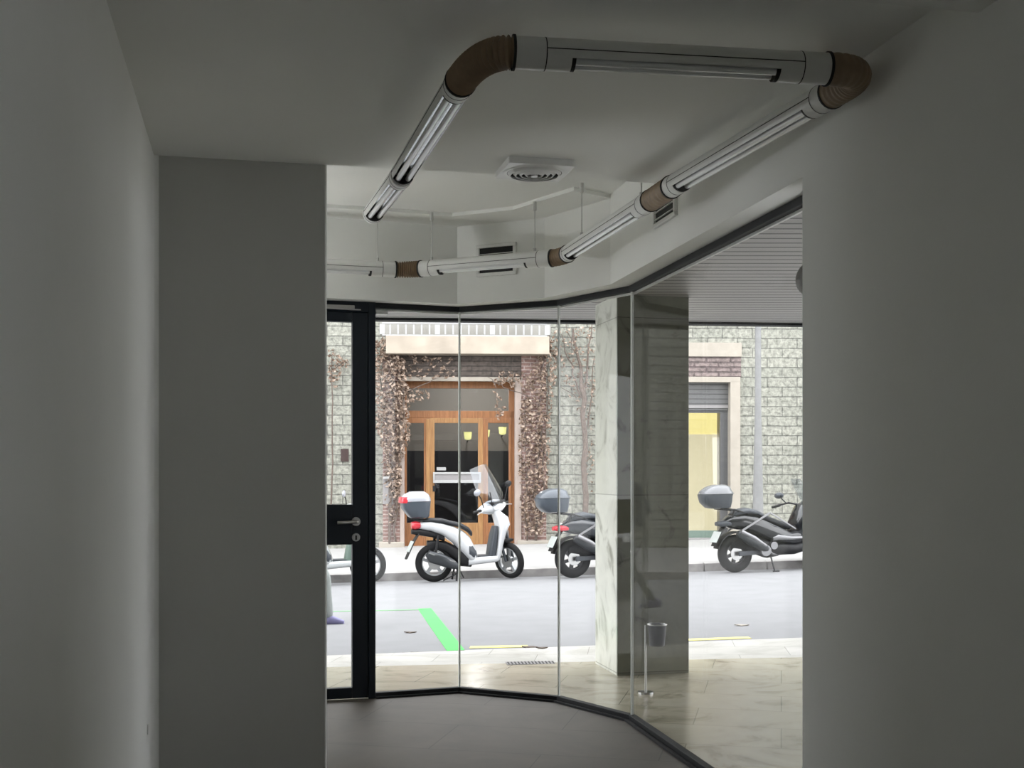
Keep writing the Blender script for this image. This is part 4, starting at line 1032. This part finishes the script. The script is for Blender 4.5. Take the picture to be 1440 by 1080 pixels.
    mb = MB(); mb.se([(V(-.14, 0, .76), V(0, .06, 0), V(.03, 0, .02)), (V(-.27, 0, .60), V(0, .08, 0), V(.018, 0, .01)), (V(-.36, 0, .42), V(0, .08, 0), V(.012, 0, .006))], 12, 4); mb.build('plate_holder', mt['plas'], t, smooth=True)
    mb = MB(); mb.box(-.012, .0, -.11, .11, -.09, .09); mb.xf(Matrix.Translation((-.325, 0, .55)) @ Matrix.Rotation(R(28), 4, 'Y')); mb.build('licence_plate', mt['plate'], t, bevel=.003)['label'] = 'pale licence plate'
    mb = MB(); mb.tube([V(.52, -.16, .25), V(.53, -.26, .015)], .012, 8); mb.tube([V(.50, -.26, .015), V(.60, -.27, .012)], .012, 8); mb.build('side_stand', mt['plas'], t, smooth=True)
    # rack and top box
    mb = MB()
    for s in (-1, 1): mb.tube([V(-.28, s * .10, .98), V(-.05, s * .12, .96), V(.15, s * .13, .90)], .016, 8)
    mb.tube([V(-.20, -.10, .985), V(-.20, .10, .985)], .014, 8); mb.tube([V(-.06, -.12, .96), V(-.10, -.1, .84)], .014, 8); mb.build('rack', mt['plas'], t, smooth=True)
    mb = MB(); mb.loftz([(.985, -.40, -.12, .12), (1.0, -.46, -.10, .17), (1.08, -.54, -.085, .205), (1.18, -.565, -.075, .215), (1.205, -.565, -.06, .22)], 24, 3.2); bx_ = mb.build('top_box', mt[lid[0]], t, smooth=True)
    mb = MB(); mb.loftz([(1.21, -.56, -.04, .222), (1.25, -.54, -.08, .21), (1.31, -.46, -.10, .17), (1.345, -.36, -.17, .10)], 24, 2.8); mb.build('box_lid', mt[lid[1]], bx_, smooth=True)
    return t
def XY(px, off):                                 # wheel contact point on the far kerb side of the road
    k = (px - 720) / FP; X = k * (18.27 - off) / (1 - .105 * k); return X, far(X) - off
ya = math.atan(.105)
X, Y = XY(611, .42); city_scooter('white scooter with tall clear windscreen and grey top box', X, Y, ya + .16, 'scw')
X, Y = XY(455, .42); city_scooter('silver grey scooter mostly hidden behind the black door post', X - .50, Y - .05, ya + .1, 'scs', screen=False, box=True, steer=-20, inner='greenb')
X, Y = XY(806, .5); maxi_scooter('dark slate scooter with red tail light half hidden by the pillar', X, Y, ya + .26, 'scg', 'gplas', ('bluep', 'bluep'))
X, Y = XY(1034, .42); maxi_scooter('black maxi scooter parked before the lit yellow window', X, Y, ya + .22, 'scb', 'muffs', ('gplas', 'glid'))

# ------------------------------------------------------------------ pedestrian, almost all behind the partition
def skin_mesh(name, mat, parent, chains, sub=2, rootv=0):
    bm = bmesh.new(); sl = bm.verts.layers.skin.verify(); ids = {}
    for ch in chains:
        prev = None
        for key, p, r in ch:
            if key in ids: v = ids[key]
            else:
                v = bm.verts.new(p); ids[key] = v
                rr = r if isinstance(r, tuple) else (r, r); v[sl].radius = rr
            if prev is not None and prev is not v: bm.edges.new((prev, v))
            prev = v
    bm.verts.index_update(); list(ids.values())[rootv][sl].use_root = True
    me = bpy.data.meshes.new(name); bm.to_mesh(me); bm.free()
    o = bpy.data.objects.new(name, me); COL.objects.link(o); me.materials.append(mat); o.parent = parent
    s_ = o.modifiers.new('skin', 'SKIN'); s_.use_smooth_shade = True
    u = o.modifiers.new('sub', 'SUBSURF'); u.levels = sub; u.render_levels = sub
    return o
fp = onz(478, 887, -.21); px0 = fp.x - .40
gzp = rz(px0, fp.y)
pr = thing('person', 'pedestrian in grey trousers stepping out behind the white partition wall', 'person', (px0, fp.y, gzp))
body = [
    [('pel', (0, 0, .93), (.15, .12)), ('wa', (.01, 0, 1.10), (.13, .105)), ('ch', (.03, 0, 1.32), (.165, .12)), ('nk', (.045, 0, 1.48), (.06, .06)), ('nk2', (.06, 0, 1.55), (.052, .055)), ('hd', (.075, 0, 1.64), (.085, .075)), ('hd2', (.07, 0, 1.73), (.07, .065))],
    [('ch', 0, 0), ('shr', (.02, -.19, 1.42), .06), ('elr', (-.10, -.25, 1.16), .043), ('wrr', (.06, -.25, .96), .03), ('har', (.11, -.24, .90), (.035, .02))],
    [('ch', 0, 0), ('shl', (.02, .19, 1.42), .06), ('ell', (.06, .25, 1.15), .043), ('wrl', (.22, .22, 1.0), .03), ('hal', (.28, .2, .97), (.035, .02))],
    [('pel', 0, 0), ('hpr', (.02, -.09, .86), .09), ('kr', (.26, -.09, .50), .066), ('cr', (.27, -.09, .34), .058), ('ar', (.285, -.09, .11), .066), ('hr', (.29, -.09, .06), .042)],
    [('pel', 0, 0), ('hpl', (-.02, .09, .86), .09), ('kl', (-.10, .09, .48), .062), ('cl', (-.24, .09, .32), .055), ('al', (-.36, .09, .13), .042), ('hl', (-.38, .09, .09), .04)],
]
skin_mesh('body', mt['cloth'], pr, body)
for nm, hx in (('r', .29), ('l', -.36)):
    s_ = -1 if nm == 'r' else 1; zz = 0 if nm == 'r' else .06
    mb = MB(); mb.se([(V(hx - .09, s_ * .09, zz + .045), V(0, .032, 0), V(0, 0, .042)), (V(hx - .03, s_ * .09, zz + .06), V(0, .042, 0), V(0, 0, .058)), (V(hx + .05, s_ * .09, zz + .048), V(0, .046, 0), V(0, 0, .045)), (V(hx + .12, s_ * .09, zz + .034), V(0, .046, 0), V(0, 0, .031)), (V(hx + .165, s_ * .09, zz + .026), V(0, .028, 0), V(0, 0, .022))], 18, 2.6)
    mb.build('shoe', mt['shoe'], pr, smooth=True)['label'] = 'violet blue shoe'
skin_mesh('coat', mt['coatm'], pr, [[('a', (0, 0, .86), (.175, .15)), ('b', (.01, 0, 1.10), (.155, .125)), ('c', (.03, 0, 1.32), (.18, .135)), ('d', (.042, 0, 1.45), (.085, .08))],
    [('c', 0, 0), ('e', (.02, -.195, 1.42), .072), ('f', (-.10, -.252, 1.16), .054), ('g', (.05, -.252, .98), .042)], [('c', 0, 0), ('h', (.02, .195, 1.42), .072), ('i', (.06, .252, 1.15), .054), ('j', (.20, .225, 1.01), .042)]])
MB().ell((.08, 0, 1.655), .092, .075, .115, 20, 14).ell((.175, 0, 1.64), .016, .012, .02, 8, 6).ell((.075, -.078, 1.645), .018, .01, .028, 8, 6).ell((.075, .078, 1.645), .018, .01, .028, 8, 6).build('head', mt['skin'], pr, smooth=True)
MB().ell((.055, 0, 1.69), .098, .086, .10, 18, 12).build('hair', mt['hair'], pr, smooth=True)

# ------------------------------------------------------------------ light
w = bpy.data.worlds.new('overcast'); S.world = w; w.use_nodes = True
bg = w.node_tree.nodes['Background']; bg.inputs['Color'].default_value = (.955, .965, 1.0, 1); bg.inputs['Strength'].default_value = 1.0
S.view_settings.view_transform = 'Standard'; S.view_settings.look = 'None'; S.view_settings.gamma = 1
S.view_settings.use_curve_mapping = False; S.view_settings.exposure = 2.5
S.cycles.use_denoising = True
S.cycles.max_bounces = 16; S.cycles.diffuse_bounces = 10; S.cycles.glossy_bounces = 6; S.cycles.transparent_max_bounces = 24
S.cycles.caustics_reflective = False; S.cycles.caustics_refractive = False; S.cycles.sample_clamp_indirect = 8
